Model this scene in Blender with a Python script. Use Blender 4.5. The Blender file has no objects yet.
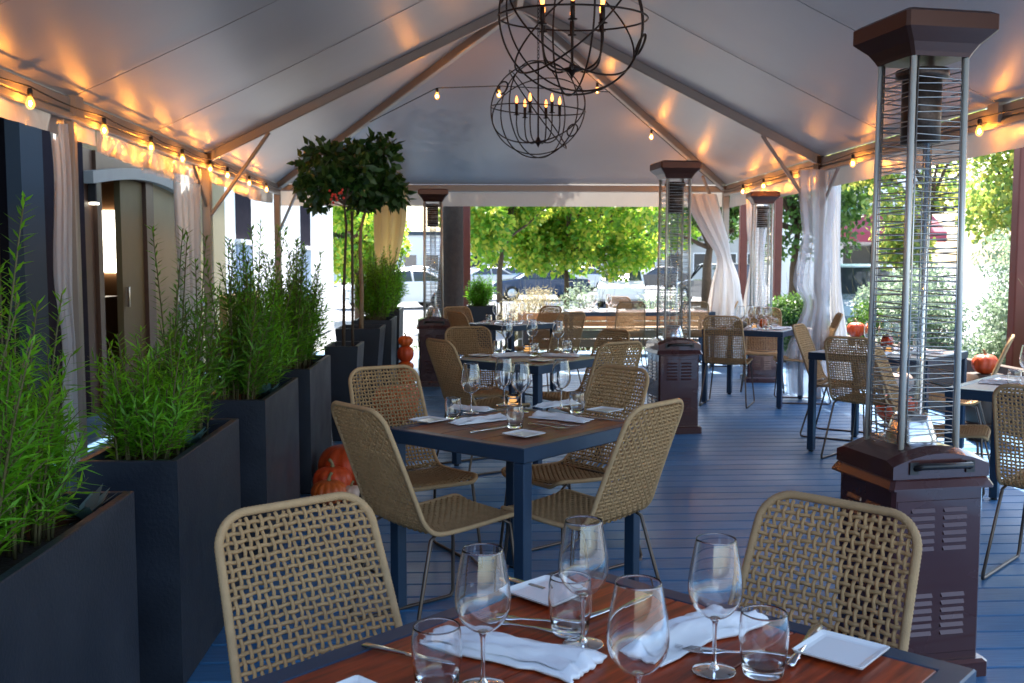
import bpy, math, random
from mathutils import Vector, Matrix, Quaternion
random.seed(7)
S = bpy.context.scene
COL = S.collection
PI = math.pi
R = math.radians

# ------------------------------------------------------------------ camera numbers (metres; deck is z = 0)
CAM_H, FOC, PITCH, YAW = 1.4, 995.6, math.atan(79.5/995.6), R(2.7)
def on(x, y, z):
    """point of the horizontal plane at height z seen at photo pixel x, y (used to read layout off the photo)"""
    cx = (x-512)/FOC; cy = (341.5-y)/FOC
    fy = math.cos(PITCH)+cy*math.sin(PITCH); fz = -math.sin(PITCH)+cy*math.cos(PITCH)
    X = cx*math.cos(YAW)+fy*math.sin(YAW)
    Y = -cx*math.sin(YAW)+fy*math.cos(YAW)
    t = (z-CAM_H)/fz
    return (X*t, Y*t, z)
def deep(x, y, Y0):
    cx = (x-512)/FOC; cy = (341.5-y)/FOC
    fy = math.cos(PITCH)+cy*math.sin(PITCH); fz = -math.sin(PITCH)+cy*math.cos(PITCH)
    X = cx*math.cos(YAW)+fy*math.sin(YAW); Y = -cx*math.sin(YAW)+fy*math.cos(YAW)
    t = Y0/Y
    return (X*t, Y0, CAM_H+fz*t)

# ------------------------------------------------------------------ materials
def newmat(name):
    m = bpy.data.materials.new(name); m.use_nodes = True
    nt = m.node_tree; b = nt.nodes['Principled BSDF']
    return m, nt, b
def pm(name, col, rough=.5, metal=0, spec=.5, noise=0, nscale=8, bump=0, bscale=60, trans=0, ior=1.45, emit=None, estr=0, coat=0, sheen=0, rvar=0):
    m, nt, b = newmat(name)
    b.inputs['Base Color'].default_value = (*col, 1)
    b.inputs['Roughness'].default_value = rough
    b.inputs['Metallic'].default_value = metal
    b.inputs['Specular IOR Level'].default_value = spec
    b.inputs['Transmission Weight'].default_value = trans
    b.inputs['IOR'].default_value = ior
    b.inputs['Coat Weight'].default_value = coat
    b.inputs['Sheen Weight'].default_value = sheen
    if emit:
        b.inputs['Emission Color'].default_value = (*emit, 1); b.inputs['Emission Strength'].default_value = estr
    tc = nt.nodes.new('ShaderNodeTexCoord')
    if noise or rvar:
        n = nt.nodes.new('ShaderNodeTexNoise'); n.inputs['Scale'].default_value = nscale; n.inputs['Detail'].default_value = 6
        nt.links.new(tc.outputs['Object'], n.inputs['Vector'])
        if noise:
            mx = nt.nodes.new('ShaderNodeMix'); mx.data_type = 'RGBA'
            mx.inputs['A'].default_value = (*[max(0, c*(1-noise)) for c in col], 1)
            mx.inputs['B'].default_value = (*[min(1, c*(1+noise)) for c in col], 1)
            nt.links.new(n.outputs['Fac'], mx.inputs['Factor']); nt.links.new(mx.outputs['Result'], b.inputs['Base Color'])
        if rvar:
            mr = nt.nodes.new('ShaderNodeMapRange'); mr.inputs['To Min'].default_value = max(0, rough-rvar); mr.inputs['To Max'].default_value = rough+rvar
            mr.inputs['From Min'].default_value = .3; mr.inputs['From Max'].default_value = .7
            nt.links.new(n.outputs['Fac'], mr.inputs['Value']); nt.links.new(mr.outputs['Result'], b.inputs['Roughness'])
    if bump:
        n2 = nt.nodes.new('ShaderNodeTexNoise'); n2.inputs['Scale'].default_value = bscale; n2.inputs['Detail'].default_value = 4
        nt.links.new(tc.outputs['Object'], n2.inputs['Vector'])
        bp = nt.nodes.new('ShaderNodeBump'); bp.inputs['Strength'].default_value = bump; bp.inputs['Distance'].default_value = .01
        nt.links.new(n2.outputs['Fac'], bp.inputs['Height']); nt.links.new(bp.outputs['Normal'], b.inputs['Normal'])
    return m
def add_translucent(m, col, fac):
    nt = m.node_tree; b = nt.nodes['Principled BSDF']; out = nt.nodes['Material Output']
    t = nt.nodes.new('ShaderNodeBsdfTranslucent'); t.inputs['Color'].default_value = (*col, 1)
    mx = nt.nodes.new('ShaderNodeMixShader'); mx.inputs['Fac'].default_value = fac
    nt.links.new(b.outputs[0], mx.inputs[1]); nt.links.new(t.outputs[0], mx.inputs[2]); nt.links.new(mx.outputs[0], out.inputs['Surface'])
    return t
def leafmat(name, c1, c2, c3, trans=.35, rough=.5):
    m, nt, b = newmat(name)
    g = nt.nodes.new('ShaderNodeNewGeometry')
    cr = nt.nodes.new('ShaderNodeValToRGB')
    cr.color_ramp.elements[0].color = (*c1, 1); cr.color_ramp.elements[1].color = (*c3, 1)
    e = cr.color_ramp.elements.new(.5); e.color = (*c2, 1)
    nt.links.new(g.outputs['Random Per Island'], cr.inputs['Fac'])
    nt.links.new(cr.outputs['Color'], b.inputs['Base Color'])
    b.inputs['Roughness'].default_value = rough
    out = nt.nodes['Material Output']
    t = nt.nodes.new('ShaderNodeBsdfTranslucent')
    hs = nt.nodes.new('ShaderNodeHueSaturation'); hs.inputs['Value'].default_value = 1.7; hs.inputs['Hue'].default_value = .485
    nt.links.new(cr.outputs['Color'], hs.inputs['Color']); nt.links.new(hs.outputs['Color'], t.inputs['Color'])
    mx = nt.nodes.new('ShaderNodeMixShader'); mx.inputs['Fac'].default_value = trans
    nt.links.new(b.outputs[0], mx.inputs[1]); nt.links.new(t.outputs[0], mx.inputs[2]); nt.links.new(mx.outputs[0], out.inputs['Surface'])
    return m

M = {}
M['rope'] = pm('rope', (.42, .255, .12), .85, spec=.3, noise=.28, nscale=30, bump=.5, bscale=500)
M['rope_rim'] = pm('rope_rim', (.45, .285, .145), .8, spec=.3, noise=.2, nscale=40, bump=.4, bscale=400)
def vary(m, lo=.82, hi=1.12):
    nt = m.node_tree; b = nt.nodes['Principled BSDF']; l = b.inputs['Base Color'].links[0]; src = l.from_socket
    oi = nt.nodes.new('ShaderNodeObjectInfo'); mr = nt.nodes.new('ShaderNodeMapRange'); mr.inputs['To Min'].default_value = lo; mr.inputs['To Max'].default_value = hi
    hs = nt.nodes.new('ShaderNodeHueSaturation'); nt.links.new(oi.outputs['Random'], mr.inputs['Value']); nt.links.new(mr.outputs['Result'], hs.inputs['Value'])
    nt.links.new(src, hs.inputs['Color']); nt.links.new(hs.outputs['Color'], b.inputs['Base Color'])
vary(M['rope']); vary(M['rope_rim'])
M['rod'] = pm('rod', (.11, .085, .07), .35, metal=.7)
M['tframe'] = pm('tframe', (.02, .045, .085), .38, metal=.2, spec=.6, rvar=.08)
def woodmat(name, a, b_, rough):
    m, nt, b = newmat(name)
    tc = nt.nodes.new('ShaderNodeTexCoord'); mp = nt.nodes.new('ShaderNodeMapping'); mp.inputs['Scale'].default_value = (1.2, 14, 14)
    n = nt.nodes.new('ShaderNodeTexNoise'); n.inputs['Scale'].default_value = 5; n.inputs['Detail'].default_value = 8; n.inputs['Distortion'].default_value = .6
    nt.links.new(tc.outputs['Object'], mp.inputs['Vector']); nt.links.new(mp.outputs['Vector'], n.inputs['Vector'])
    cr = nt.nodes.new('ShaderNodeValToRGB'); cr.color_ramp.elements[0].position = .3; cr.color_ramp.elements[1].position = .72
    cr.color_ramp.elements[0].color = (*a, 1); cr.color_ramp.elements[1].color = (*b_, 1)
    nt.links.new(n.outputs['Fac'], cr.inputs['Fac']); nt.links.new(cr.outputs['Color'], b.inputs['Base Color'])
    b.inputs['Roughness'].default_value = rough
    bp = nt.nodes.new('ShaderNodeBump'); bp.inputs['Strength'].default_value = .15; bp.inputs['Distance'].default_value = .002
    nt.links.new(n.outputs['Fac'], bp.inputs['Height']); nt.links.new(bp.outputs['Normal'], b.inputs['Normal'])
    return m
M['redwood'] = woodmat('redwood', (.10, .011, .003), (.44, .055, .009), .36)
M['brownwood'] = woodmat('brownwood', (.06, .014, .005), (.22, .058, .018), .42)
M['palewood'] = woodmat('palewood', (.3, .17, .08), (.45, .28, .14), .5)
M['glass'] = pm('glass', (1, 1, 1), 0, trans=1, ior=1.5)
def thinglass():
    m, nt, b = newmat('thin_glass')
    b.inputs['Roughness'].default_value = .03; b.inputs['Base Color'].default_value = (.9, .93, .95, 1)
    t = nt.nodes.new('ShaderNodeBsdfTransparent'); g = nt.nodes.new('ShaderNodeBsdfGlossy'); g.inputs['Roughness'].default_value = .03
    lw = nt.nodes.new('ShaderNodeLayerWeight'); lw.inputs['Blend'].default_value = .25
    mx = nt.nodes.new('ShaderNodeMixShader'); nt.links.new(lw.outputs['Facing'], mx.inputs['Fac'])
    nt.links.new(t.outputs[0], mx.inputs[1]); nt.links.new(g.outputs[0], mx.inputs[2]); nt.links.new(mx.outputs[0], nt.nodes['Material Output'].inputs['Surface'])
    return m
M['thinglass'] = thinglass()
M['porcelain'] = pm('porcelain', (.8, .8, .8), .12, coat=.3)
M['linen'] = pm('linen', (.82, .83, .86), .8, noise=.03, bump=.25, bscale=700, sheen=.2)
M['steel'] = pm('steel', (.78, .78, .80), .2, metal=1)
M['candlewax'] = pm('candlewax', (.8, .6, .3), .5, emit=(1, .5, .15), estr=.25)
M['heatbrown'] = pm('heatbrown', (.060, .019, .019), .27, metal=.3, coat=.5, rvar=.08, nscale=3)
M['capbrown'] = pm('capbrown', (.10, .042, .028), .35, metal=.5)
M['heatblack'] = pm('heatblack', (.02, .019, .02), .4)
M['chrome'] = pm('chrome', (.74, .69, .60), .38, metal=.35)
M['wire'] = pm('wire', (.55, .53, .5), .3, metal=1)
M['mesh_can'] = pm('mesh_can', (.09, .06, .045), .45, metal=.7, noise=.5, nscale=120)
M['plblack'] = pm('plblack', (.013, .018, .028), .5, noise=.6, nscale=4, bump=.15, bscale=90, rvar=.1)
M['soil'] = pm('soil', (.03, .02, .014), .95, noise=.5, nscale=60, bump=1, bscale=60)
M['alu'] = pm('alu', (.30, .27, .235), .42, metal=.3, noise=.08, nscale=5)
M['iron'] = pm('iron', (.035, .022, .016), .45, metal=.6)
M['cable'] = pm('cable', (.012, .012, .012), .6)
M['bulb'] = pm('bulb', (1, .8, .5), .1, emit=(1, .29, .02), estr=38)
M['flame'] = pm('flame', (1, .8, .5), .1, emit=(1, .22, .03), estr=2.2)
M['pumpkin'] = pm('pumpkin', (.62, .11, .015), .42, noise=.3, nscale=10, bump=.2, bscale=30)
M['pumpkin_red'] = pm('pumpkin_red', (.62, .070, .014), .42, noise=.3, nscale=12, bump=.2, bscale=30)
M['pumpkin_pale'] = pm('pumpkin_pale', (.72, .5, .38), .5, noise=.15, nscale=12)
M['pumpkin_dark'] = pm('pumpkin_dark', (.07, .05, .03), .5, noise=.4, nscale=30)
M['pstem'] = pm('pstem', (.25, .2, .09), .7)
M['stem'] = pm('stem', (.10, .085, .03), .7)
M['bark'] = pm('bark', (.085, .055, .035), .9, noise=.5, nscale=14, bump=1, bscale=25)
M['darkbark'] = pm('darkbark', (.04, .026, .016), .9, noise=.5, nscale=14, bump=1, bscale=18)
M['palebark'] = pm('palebark', (.30, .20, .12), .85, noise=.35, nscale=20, bump=.6, bscale=50)
M['doorolive'] = pm('doorolive', (.12, .095, .04), .7, noise=.1)
M['archgrey'] = pm('archgrey', (.30, .31, .29), .8, noise=.08)
M['rust'] = pm('rust', (.17, .045, .03), .6, noise=.2)
M['stucco'] = pm('stucco', (.26, .22, .13), .9, noise=.08, nscale=4, bump=.3, bscale=200)
M['white'] = pm('white', (.8, .8, .8), .8, noise=.03, nscale=3)
M['dkpanel'] = pm('dkpanel', (.028, .026, .034), .8, spec=0, noise=.2)
M['slate'] = pm('slate', (.06, .08, .10),   .8, spec=0)
M['dkwood'] = pm('dkwood', (.07, .035, .02), .5, noise=.3)
M['warmroom'] = pm('warmroom', (.32, .15, .06), .7, noise=.3, nscale=3)
M['wicker'] = pm('wicker', (.5, .38, .16), .7, noise=.35, nscale=60, bump=.6, bscale=120)
M['bluepanel'] = pm('bluepanel', (.28, .36, .47), .6)
M['winglass'] = pm('winglass', (.03, .035, .045), .08, spec=.8)
M['litglass'] = pm('litglass', (.9, .85, .7), .4, emit=(1, .92, .75), estr=1.6)
M['asphalt'] = pm('asphalt', (.19, .20, .215), .9, noise=.2, nscale=2, bump=.3, bscale=60)
M['concrete'] = pm('concrete', (.42, .41, .39), .85, noise=.12, nscale=3)
M['tyre'] = pm('tyre', (.02, .02, .02), .8)
M['rim'] = pm('rim', (.6, .6, .62), .3, metal=.8)
M['carblue'] = pm('carblue', (.03, .055, .12), .25, coat=1, metal=.3)
M['carwhite'] = pm('carwhite', (.75, .76, .78), .3, coat=1)
M['carsilver'] = pm('carsilver', (.42, .46, .5), .3, coat=1, metal=.4)
M['carblack'] = pm('carblack', (.03, .03, .035), .25, coat=1)
M['carteal'] = pm('carteal', (.2, .3, .36), .25, coat=1)
M['taillight'] = pm('taillight', (.5, .02, .02), .2)
M['headlight'] = pm('headlight', (.8, .8, .8), .1)
M['redawn'] = pm('redawn', (.33, .05, .08), .7)
M['greentrim'] = pm('greentrim', (.15, .42, .3), .6)
M['lettering'] = pm('lettering', (.03, .03, .03), .6)
M['redflower'] = pm('redflower', (.75, .06, .03), .5)
M['hedge'] = leafmat('hedge', (.06, .10, .012), (.06, .21, .008), (.12, .33, .012), .4)
M['hedge_bright'] = leafmat('hedge_bright', (.08, .20, .012), (.11, .34, .010), (.18, .46, .02), .45)
M['ficus'] = leafmat('ficus', (.012, .045, .008), (.03, .09, .014), (.07, .15, .03), .3, .4)
M['agave'] = leafmat('agave', (.05, .10, .10), (.08, .15, .15), (.1, .2, .2), .1)
M['street'] = leafmat('street', (.06, .20, .015), (.16, .33, .025), (.46, .46, .06), .5)
M['darktree'] = leafmat('darktree', (.02, .07, .015), (.05, .12, .02), (.09, .19, .03), .35)
M['olive'] = leafmat('olive', (.10, .16, .09), (.19, .27, .17), (.32, .40, .28), .3)
M['yellowtree'] = leafmat('yellowtree', (.08, .17, .04), (.20, .30, .06), (.45, .42, .09), .45)
M['dry'] = leafmat('dry', (.22, .18, .09), (.34, .28, .14), (.2, .22, .13), .3)

# tent fabric: white vinyl, a little light comes through it
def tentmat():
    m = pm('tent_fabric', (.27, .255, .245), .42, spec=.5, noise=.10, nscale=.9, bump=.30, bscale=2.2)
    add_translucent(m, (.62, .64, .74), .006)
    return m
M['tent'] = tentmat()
M['valance'] = pm('valance', (.40, .38, .36), .3, spec=.5, bump=.6, bscale=7)
add_translucent(M['valance'], (.7, .66, .6), .10)
M['curtain'] = pm('curtain', (.70, .73, .78), .35, bump=.6, bscale=14)
add_translucent(M['curtain'], (.85, .83, .8), .45)
M['curtain_warmlit'] = pm('curtain_warmlit', (.70, .62, .42), .45, bump=.6, bscale=10)  # white cloth, with the warm light on it put into the yellow colour
add_translucent(M['curtain_warmlit'], (.92, .78, .45), .5)
def vinylmat():
    m, nt, b = newmat('clear_vinyl')
    b.inputs['Base Color'].default_value = (.75, .78, .85, 1); b.inputs['Roughness'].default_value = .12
    tc = nt.nodes.new('ShaderNodeTexCoord'); n = nt.nodes.new('ShaderNodeTexNoise'); n.inputs['Scale'].default_value = 9; n.inputs['Detail'].default_value = 3
    nt.links.new(tc.outputs['Object'], n.inputs['Vector'])
    bp = nt.nodes.new('ShaderNodeBump'); bp.inputs['Strength'].default_value = .9; bp.inputs['Distance'].default_value = .03
    nt.links.new(n.outputs['Fac'], bp.inputs['Height']); nt.links.new(bp.outputs['Normal'], b.inputs['Normal'])
    t = nt.nodes.new('ShaderNodeBsdfTransparent'); mx = nt.nodes.new('ShaderNodeMixShader')
    mx.inputs['Fac'].default_value = .36
    nt.links.new(t.outputs[0], mx.inputs[1]); nt.links.new(b.outputs[0], mx.inputs[2])
    nt.links.new(mx.outputs[0], nt.nodes['Material Output'].inputs['Surface'])
    return m
M['vinyl'] = vinylmat()
# deck boards: blue-grey composite
def deckmat():
    m, nt, b = newmat('deck_boards')
    tc = nt.nodes.new('ShaderNodeTexCoord')
    mp = nt.nodes.new('ShaderNodeMapping'); mp.inputs['Scale'].default_value = (1.5, 30, 30)
    n = nt.nodes.new('ShaderNodeTexNoise'); n.inputs['Scale'].default_value = 4; n.inputs['Detail'].default_value = 8
    nt.links.new(tc.outputs['Object'], mp.inputs['Vector']); nt.links.new(mp.outputs['Vector'], n.inputs['Vector'])
    g = nt.nodes.new('ShaderNodeNewGeometry')
    ad = nt.nodes.new('ShaderNodeMath'); ad.operation = 'MULTIPLY_ADD'; ad.inputs[1].default_value = .28; 
    n9 = nt.nodes.new('ShaderNodeTexNoise'); n9.inputs['Scale'].default_value = 1.3; n9.inputs['Detail'].default_value = 5; nt.links.new(tc.outputs['Object'], n9.inputs['Vector']); a9 = nt.nodes.new('ShaderNodeMath'); a9.operation = 'ADD'; nt.links.new(n9.outputs['Fac'], a9.inputs[0]); nt.links.new(g.outputs['Random Per Island'], a9.inputs[1]); m9 = nt.nodes.new('ShaderNodeMapRange'); m9.inputs['From Min'].default_value = .3; m9.inputs['From Max'].default_value = .7; m9.inputs['To Min'].default_value = .32; m9.inputs['To Max'].default_value = .62; nt.links.new(n9.outputs['Fac'], m9.inputs['Value']); nt.links.new(m9.outputs['Result'], b.inputs['Roughness']); nt.links.new(a9.outputs[0], ad.inputs[0]); nt.links.new(n.outputs['Fac'], ad.inputs[2])
    cr = nt.nodes.new('ShaderNodeValToRGB'); cr.color_ramp.elements[0].position = .35; cr.color_ramp.elements[1].position = 1.0
    cr.color_ramp.elements[0].color = (.014, .070, .155, 1); cr.color_ramp.elements[1].color = (.042, .165, .34, 1)
    nt.links.new(ad.outputs[0], cr.inputs['Fac']); nt.links.new(cr.outputs['Color'], b.inputs['Base Color'])
    b.inputs['Roughness'].default_value = .5
    bp = nt.nodes.new('ShaderNodeBump'); bp.inputs['Strength'].default_value = .3; bp.inputs['Distance'].default_value = .003
    nt.links.new(n.outputs['Fac'], bp.inputs['Height']); nt.links.new(bp.outputs['Normal'], b.inputs['Normal'])
    return m
M['deck'] = deckmat()
M['deckdark'] = pm('deckdark', (.015, .02, .03), .9)

# ------------------------------------------------------------------ mesh builder
class MB:
    def __init__(s): s.v = []; s.f = []; s.sm = []
    def add(s, vs, fs, mat=None, smooth=False):
        b = len(s.v)
        s.v += [tuple(mat @ Vector(p)) if mat is not None else tuple(p) for p in vs]
        s.f += [tuple(b+i for i in f) for f in fs]; s.sm += [smooth]*len(fs)
    def box(s, x0, x1, y0, y1, z0, z1, mat=None, bev=0):
        if bev <= 0:
            vs = [(x, y, z) for z in (z0, z1) for y in (y0, y1) for x in (x0, x1)]
            s.add(vs, [(0,2,3,1), (4,5,7,6), (0,1,5,4), (2,6,7,3), (0,4,6,2), (1,3,7,5)], mat)
        else:
            c = bev
            def ring(i, z):
                return [(x0+i+c, y0+i, z), (x1-i-c, y0+i, z), (x1-i, y0+i+c, z), (x1-i, y1-i-c, z), (x1-i-c, y1-i, z), (x0+i+c, y1-i, z), (x0+i, y1-i-c, z), (x0+i, y0+i+c, z)]
            s.loft([ring(c, z0), ring(0, z0+c), ring(0, z1-c), ring(c, z1)], mat=mat)
    def loft(s, rings, closed=True, caps=True, smooth=False, mat=None):
        n = len(rings[0]); vs = [p for r in rings for p in r]; fs = []
        for i in range(len(rings)-1):
            for j in range(n if closed else n-1):
                a = i*n+j; b = i*n+(j+1) % n
                fs.append((a, b, b+n, a+n))
        if caps and closed:
            fs.append(tuple(range(n-1, -1, -1))); fs.append(tuple((len(rings)-1)*n+j for j in range(n)))
        s.add(vs, fs, mat, smooth)
    def lathe(s, prof, seg=24, mat=None, caps=False, cx=0, cy=0, smooth=True):
        s.loft([[(cx+r*math.cos(2*PI*j/seg), cy+r*math.sin(2*PI*j/seg), z) for j in range(seg)] for r, z in prof], caps=caps, smooth=smooth, mat=mat)
    def tube(s, pts, r, seg=8, caps=True, closed=False, mat=None, smooth=True):
        pts = [Vector(p) for p in pts]; n = len(pts)
        rr = r if hasattr(r, '__len__') else [r]*n
        rings = []; prev = None
        for i, p in enumerate(pts):
            a = pts[i-1] if (i > 0 or closed) else p
            b = pts[(i+1) % n] if (i < n-1 or closed) else p
            t = (b-a)
            if t.length < 1e-9: t = Vector((0, 0, 1))
            t.normalize()
            if prev is None:
                u = t.cross(Vector((0, 0, 1)))
                if u.length < .05: u = t.cross(Vector((0, 1, 0)))
            else:
                u = prev - t*prev.dot(t)
            u.normalize(); prev = u; w = t.cross(u)
            rings.append([tuple(p+(u*math.cos(2*PI*k/seg)+w*math.sin(2*PI*k/seg))*rr[i]) for k in range(seg)])
        if closed: rings.append(rings[0])
        s.loft(rings, caps=caps and not closed, smooth=smooth, mat=mat)
    def sphere(s, c, rx, ry=None, rz=None, seg=16, rings=10, mat=None):
        ry = ry or rx; rz = rz or rx
        s.loft([[(c[0]+rx*math.sin(PI*i/rings)*math.cos(2*PI*j/seg), c[1]+ry*math.sin(PI*i/rings)*math.sin(2*PI*j/seg), c[2]-rz*math.cos(PI*i/rings)) for j in range(seg)] for i in range(rings+1)], caps=False, smooth=True, mat=mat)
    def quad(s, a, b, c, d): s.add([a, b, c, d], [(0, 1, 2, 3)])
    def build(s, name, mat, parent=None):
        me = bpy.data.meshes.new(name); me.from_pydata(s.v, [], s.f); me.update()
        me.polygons.foreach_set('use_smooth', s.sm)
        me.materials.append(mat)
        o = bpy.data.objects.new(name, me); COL.objects.link(o)
        if parent: o.parent = parent
        return o
def tag(o, label=None, cat=None, group=None, kind=None):
    if label: o['label'] = label
    if cat: o['category'] = cat
    if group: o['group'] = group
    if kind: o['kind'] = kind
    return o
def empty(name, label, cat, loc=(0, 0, 0), rz=0, group=None):
    o = bpy.data.objects.new(name, None); COL.objects.link(o); o.location = loc; o.rotation_euler = (0, 0, rz)
    o.empty_display_size = .1
    return tag(o, label, cat, group)
KIDS = {}
def copy_tree(o, parent=None):
    c = o.copy(); COL.objects.link(c)
    if parent: c.parent = parent
    for ch in [x for x in list(bpy.data.objects) if x.parent == o and x.name in COL.objects] if o.name not in KIDS else KIDS[o.name]:
        copy_tree(ch, c)
    return c
class Proto:
    """first use moves the source itself, later uses copy it with its parts"""
    def __init__(s, make): s.make = make; s.root = None; s.used = False
    def put(s, label, loc, rz=0, group=None, scale=1):
        if s.root is None: s.root = s.make()
        if not s.used: o = s.root; s.used = True
        else: o = copy_tree(s.root)
        o.location = loc; o.rotation_euler = (0, 0, rz); o.scale = (scale,)*3
        o['label'] = label
        if group: o['group'] = group
        elif 'group' in o: del o['group']
        return o

# ------------------------------------------------------------------ ground, deck
mb = MB(); mb.quad((-400, -60, -.36), (400, -60, -.36), (400, 900, -.36), (-400, 900, -.36))
tag(mb.build('ground', M['asphalt']), kind='structure')
mb = MB(); mb.box(-3.6, 5.4, -3.5, 15.6, -.36, -.03)
tag(mb.build('deck_base', M['deckdark']), kind='structure')
mb = MB(); y = -3.5
while y < 15.6:
    mb.box(-3.6, 5.4, y+.005, y+.160, -.03, 0, bev=.004); y += .165
tag(mb.build('deck', M['deck']), kind='structure')
mb = MB(); mb.box(-30, 30, 17.2, 19.2, -.36, -.24)
tag(mb.build('pavement', M['concrete']), kind='structure')

# ------------------------------------------------------------------ chair
def catmull(P, n):
    out = []
    for i in range(len(P)-1):
        p0 = P[max(0, i-1)]; p1 = P[i]; p2 = P[i+1]; p3 = P[min(len(P)-1, i+2)]
        for k in range(n):
            t = k/n
            out.append(tuple(.5*(2*p1[a]+(p2[a]-p0[a])*t+(2*p0[a]-5*p1[a]+4*p2[a]-p3[a])*t*t+(-p0[a]+3*p1[a]-3*p2[a]+p3[a])*t**3) for a in range(len(p1))))
    out.append(P[-1]); return out
prof = catmull([(.245, .425), (.215, .442), (.08, .432), (-.06, .424), (-.15, .428), (-.195, .465), (-.225, .54), (-.29, .71), (-.36, .885)], 12)
cum = [0]
for i in range(1, len(prof)): cum.append(cum[-1]+math.hypot(prof[i][0]-prof[i-1][0], prof[i][1]-prof[i-1][1]))
LS = cum[-1]
def pf(s):
    s = min(max(s, 0), LS)
    for i in range(1, len(cum)):
        if cum[i] >= s:
            t = (s-cum[i-1])/(cum[i]-cum[i-1]+1e-12)
            return prof[i-1][0]+(prof[i][0]-prof[i-1][0])*t, prof[i-1][1]+(prof[i][1]-prof[i-1][1])*t
    return prof[-1]
SB = .43            # arc length where the back begins
def w0(s): return .196 if s < SB else .196-.020*(s-SB)/(LS-SB)
def wid(s):
    w = w0(s)
    for d, r in ((LS-s, .068), (s, .05)):
        if d < r: w = w-r+math.sqrt(max(0, r*r-(r-d)**2))
    return w
def shell(x, s, off=0):
    y, z = pf(s); y2, z2 = pf(s+.004); y1, z1 = pf(s-.004)
    ty, tz = y2-y1, z2-z1; L = math.hypot(ty, tz) or 1
    ny, nz = tz/L, -ty/L          # normal
    u = x/.24; k = .016*(1-u*u)
    if s < SB: z -= k
    else: y -= k*1.3
    return (x, y+ny*off, z+nz*off)
def make_chair():
    t = empty('dining_chair', 'x', 'chair')
    # rim: rope wound round a rod
    path = []
    n = 300
    ss = [LS*(.5-.5*math.cos(PI*i/n)) for i in range(n+1)]
    path = [shell(wid(s), s) for s in ss]
    path += [shell(-wid(s), s) for s in reversed(ss)]
    # resample evenly
    P = [Vector(p) for p in path]; P.append(P[0]); Q = []; step = .0042; acc = 0
    for i in range(1, len(P)):
        seg = (P[i]-P[i-1]).length
        while acc <= seg and seg > 0:
            Q.append(P[i-1].lerp(P[i], acc/seg)); acc += step
        acc -= seg
    mb = MB(); mb.tube(Q, [.0100 if i % 2 else .0090 for i in range(len(Q))], 8, closed=True)
    mb.build('rope_rim', M['rope_rim'], t)
    rnd = random.Random(3)
    def weave(s0, s1, dw, dx, rr, wig):
        mb = MB()
        k = int((s1-s0)/dw)
        for i in range(k+1):
            s = s0+(s1-s0)*i/k
            if not (.012 < s < LS-.012): continue
            w = wid(s)-.004; N = 44; ph = PI*(i % 2); j0 = rnd.uniform(-.0015, .0015)
            mb.tube([shell(-w+2*w*j/N, s+j0+.0012*math.sin(j*1.3+i), rr*.75*math.sin(PI*(-w+2*w*j/N)/dx+ph)) for j in range(N+1)], rr, 5, caps=False)
        m = int(.386/dx)
        for i in range(m+1):
            x = -.193+.386*i/m
            if abs(x) > .188: continue
            ph = PI*(i % 2); pts = []; N = int((s1-s0)/.0085); j0 = rnd.uniform(-.0015, .0015)
            for j in range(N+1):
                s = s0+(s1-s0)*j/N; xx = x*w0(s)/.196
                if abs(xx) > wid(s)-.003 or not (.008 < s < LS-.008): continue
                pts.append(shell(xx+j0+wig*math.sin(PI*(s-s0)/dw+ph), s, rr*.75*math.sin(PI*(s-s0)/dw+ph+PI/2)))
            if len(pts) > 2: mb.tube(pts, rr*.92, 5, caps=False)
        return mb
    weave(SB+.01, LS-.004,   .0180, .0176, .0046, .0011).build('backrest', M['rope'], t)
    weave(.006, SB, .0140, .0176, .0048, .0018).build('seat', M['rope'], t)
    for sx in (-1, 1):
        mb = MB()
        pts = [(sx*.176, .16, .425), (sx*.184, .20, .40), (sx*.222, .225, .03), (sx*.223, .215, .009), (sx*.224, .19, .007), (sx*.225, -.24, .007), (sx*.224, -.265, .010), (sx*.222, -.27, .03), (sx*.186, -.17, .40), (sx*.176, -.13, .42)]
        mb.tube(pts, .0075, 8)
        mb.build('leg', M['rod'], t)
    mb = MB()
    for yy in (.16, -.13): mb.tube([(-.178, yy, .415), (.178, yy, .415)], .007, 6)
    mb.build('stretcher', M['rod'], t)
    return t
CH = Proto(make_chair)
def chair(label, mx, my, fx, fy, group='woven rope dining chairs', dist=.36):
    L = math.hypot(fx, fy); fx /= L; fy /= L
    o = CH.put(label, (mx+fx*dist, my+fy*dist, 0), math.atan2(fy, fx)-PI/2, group)
    return o
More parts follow.
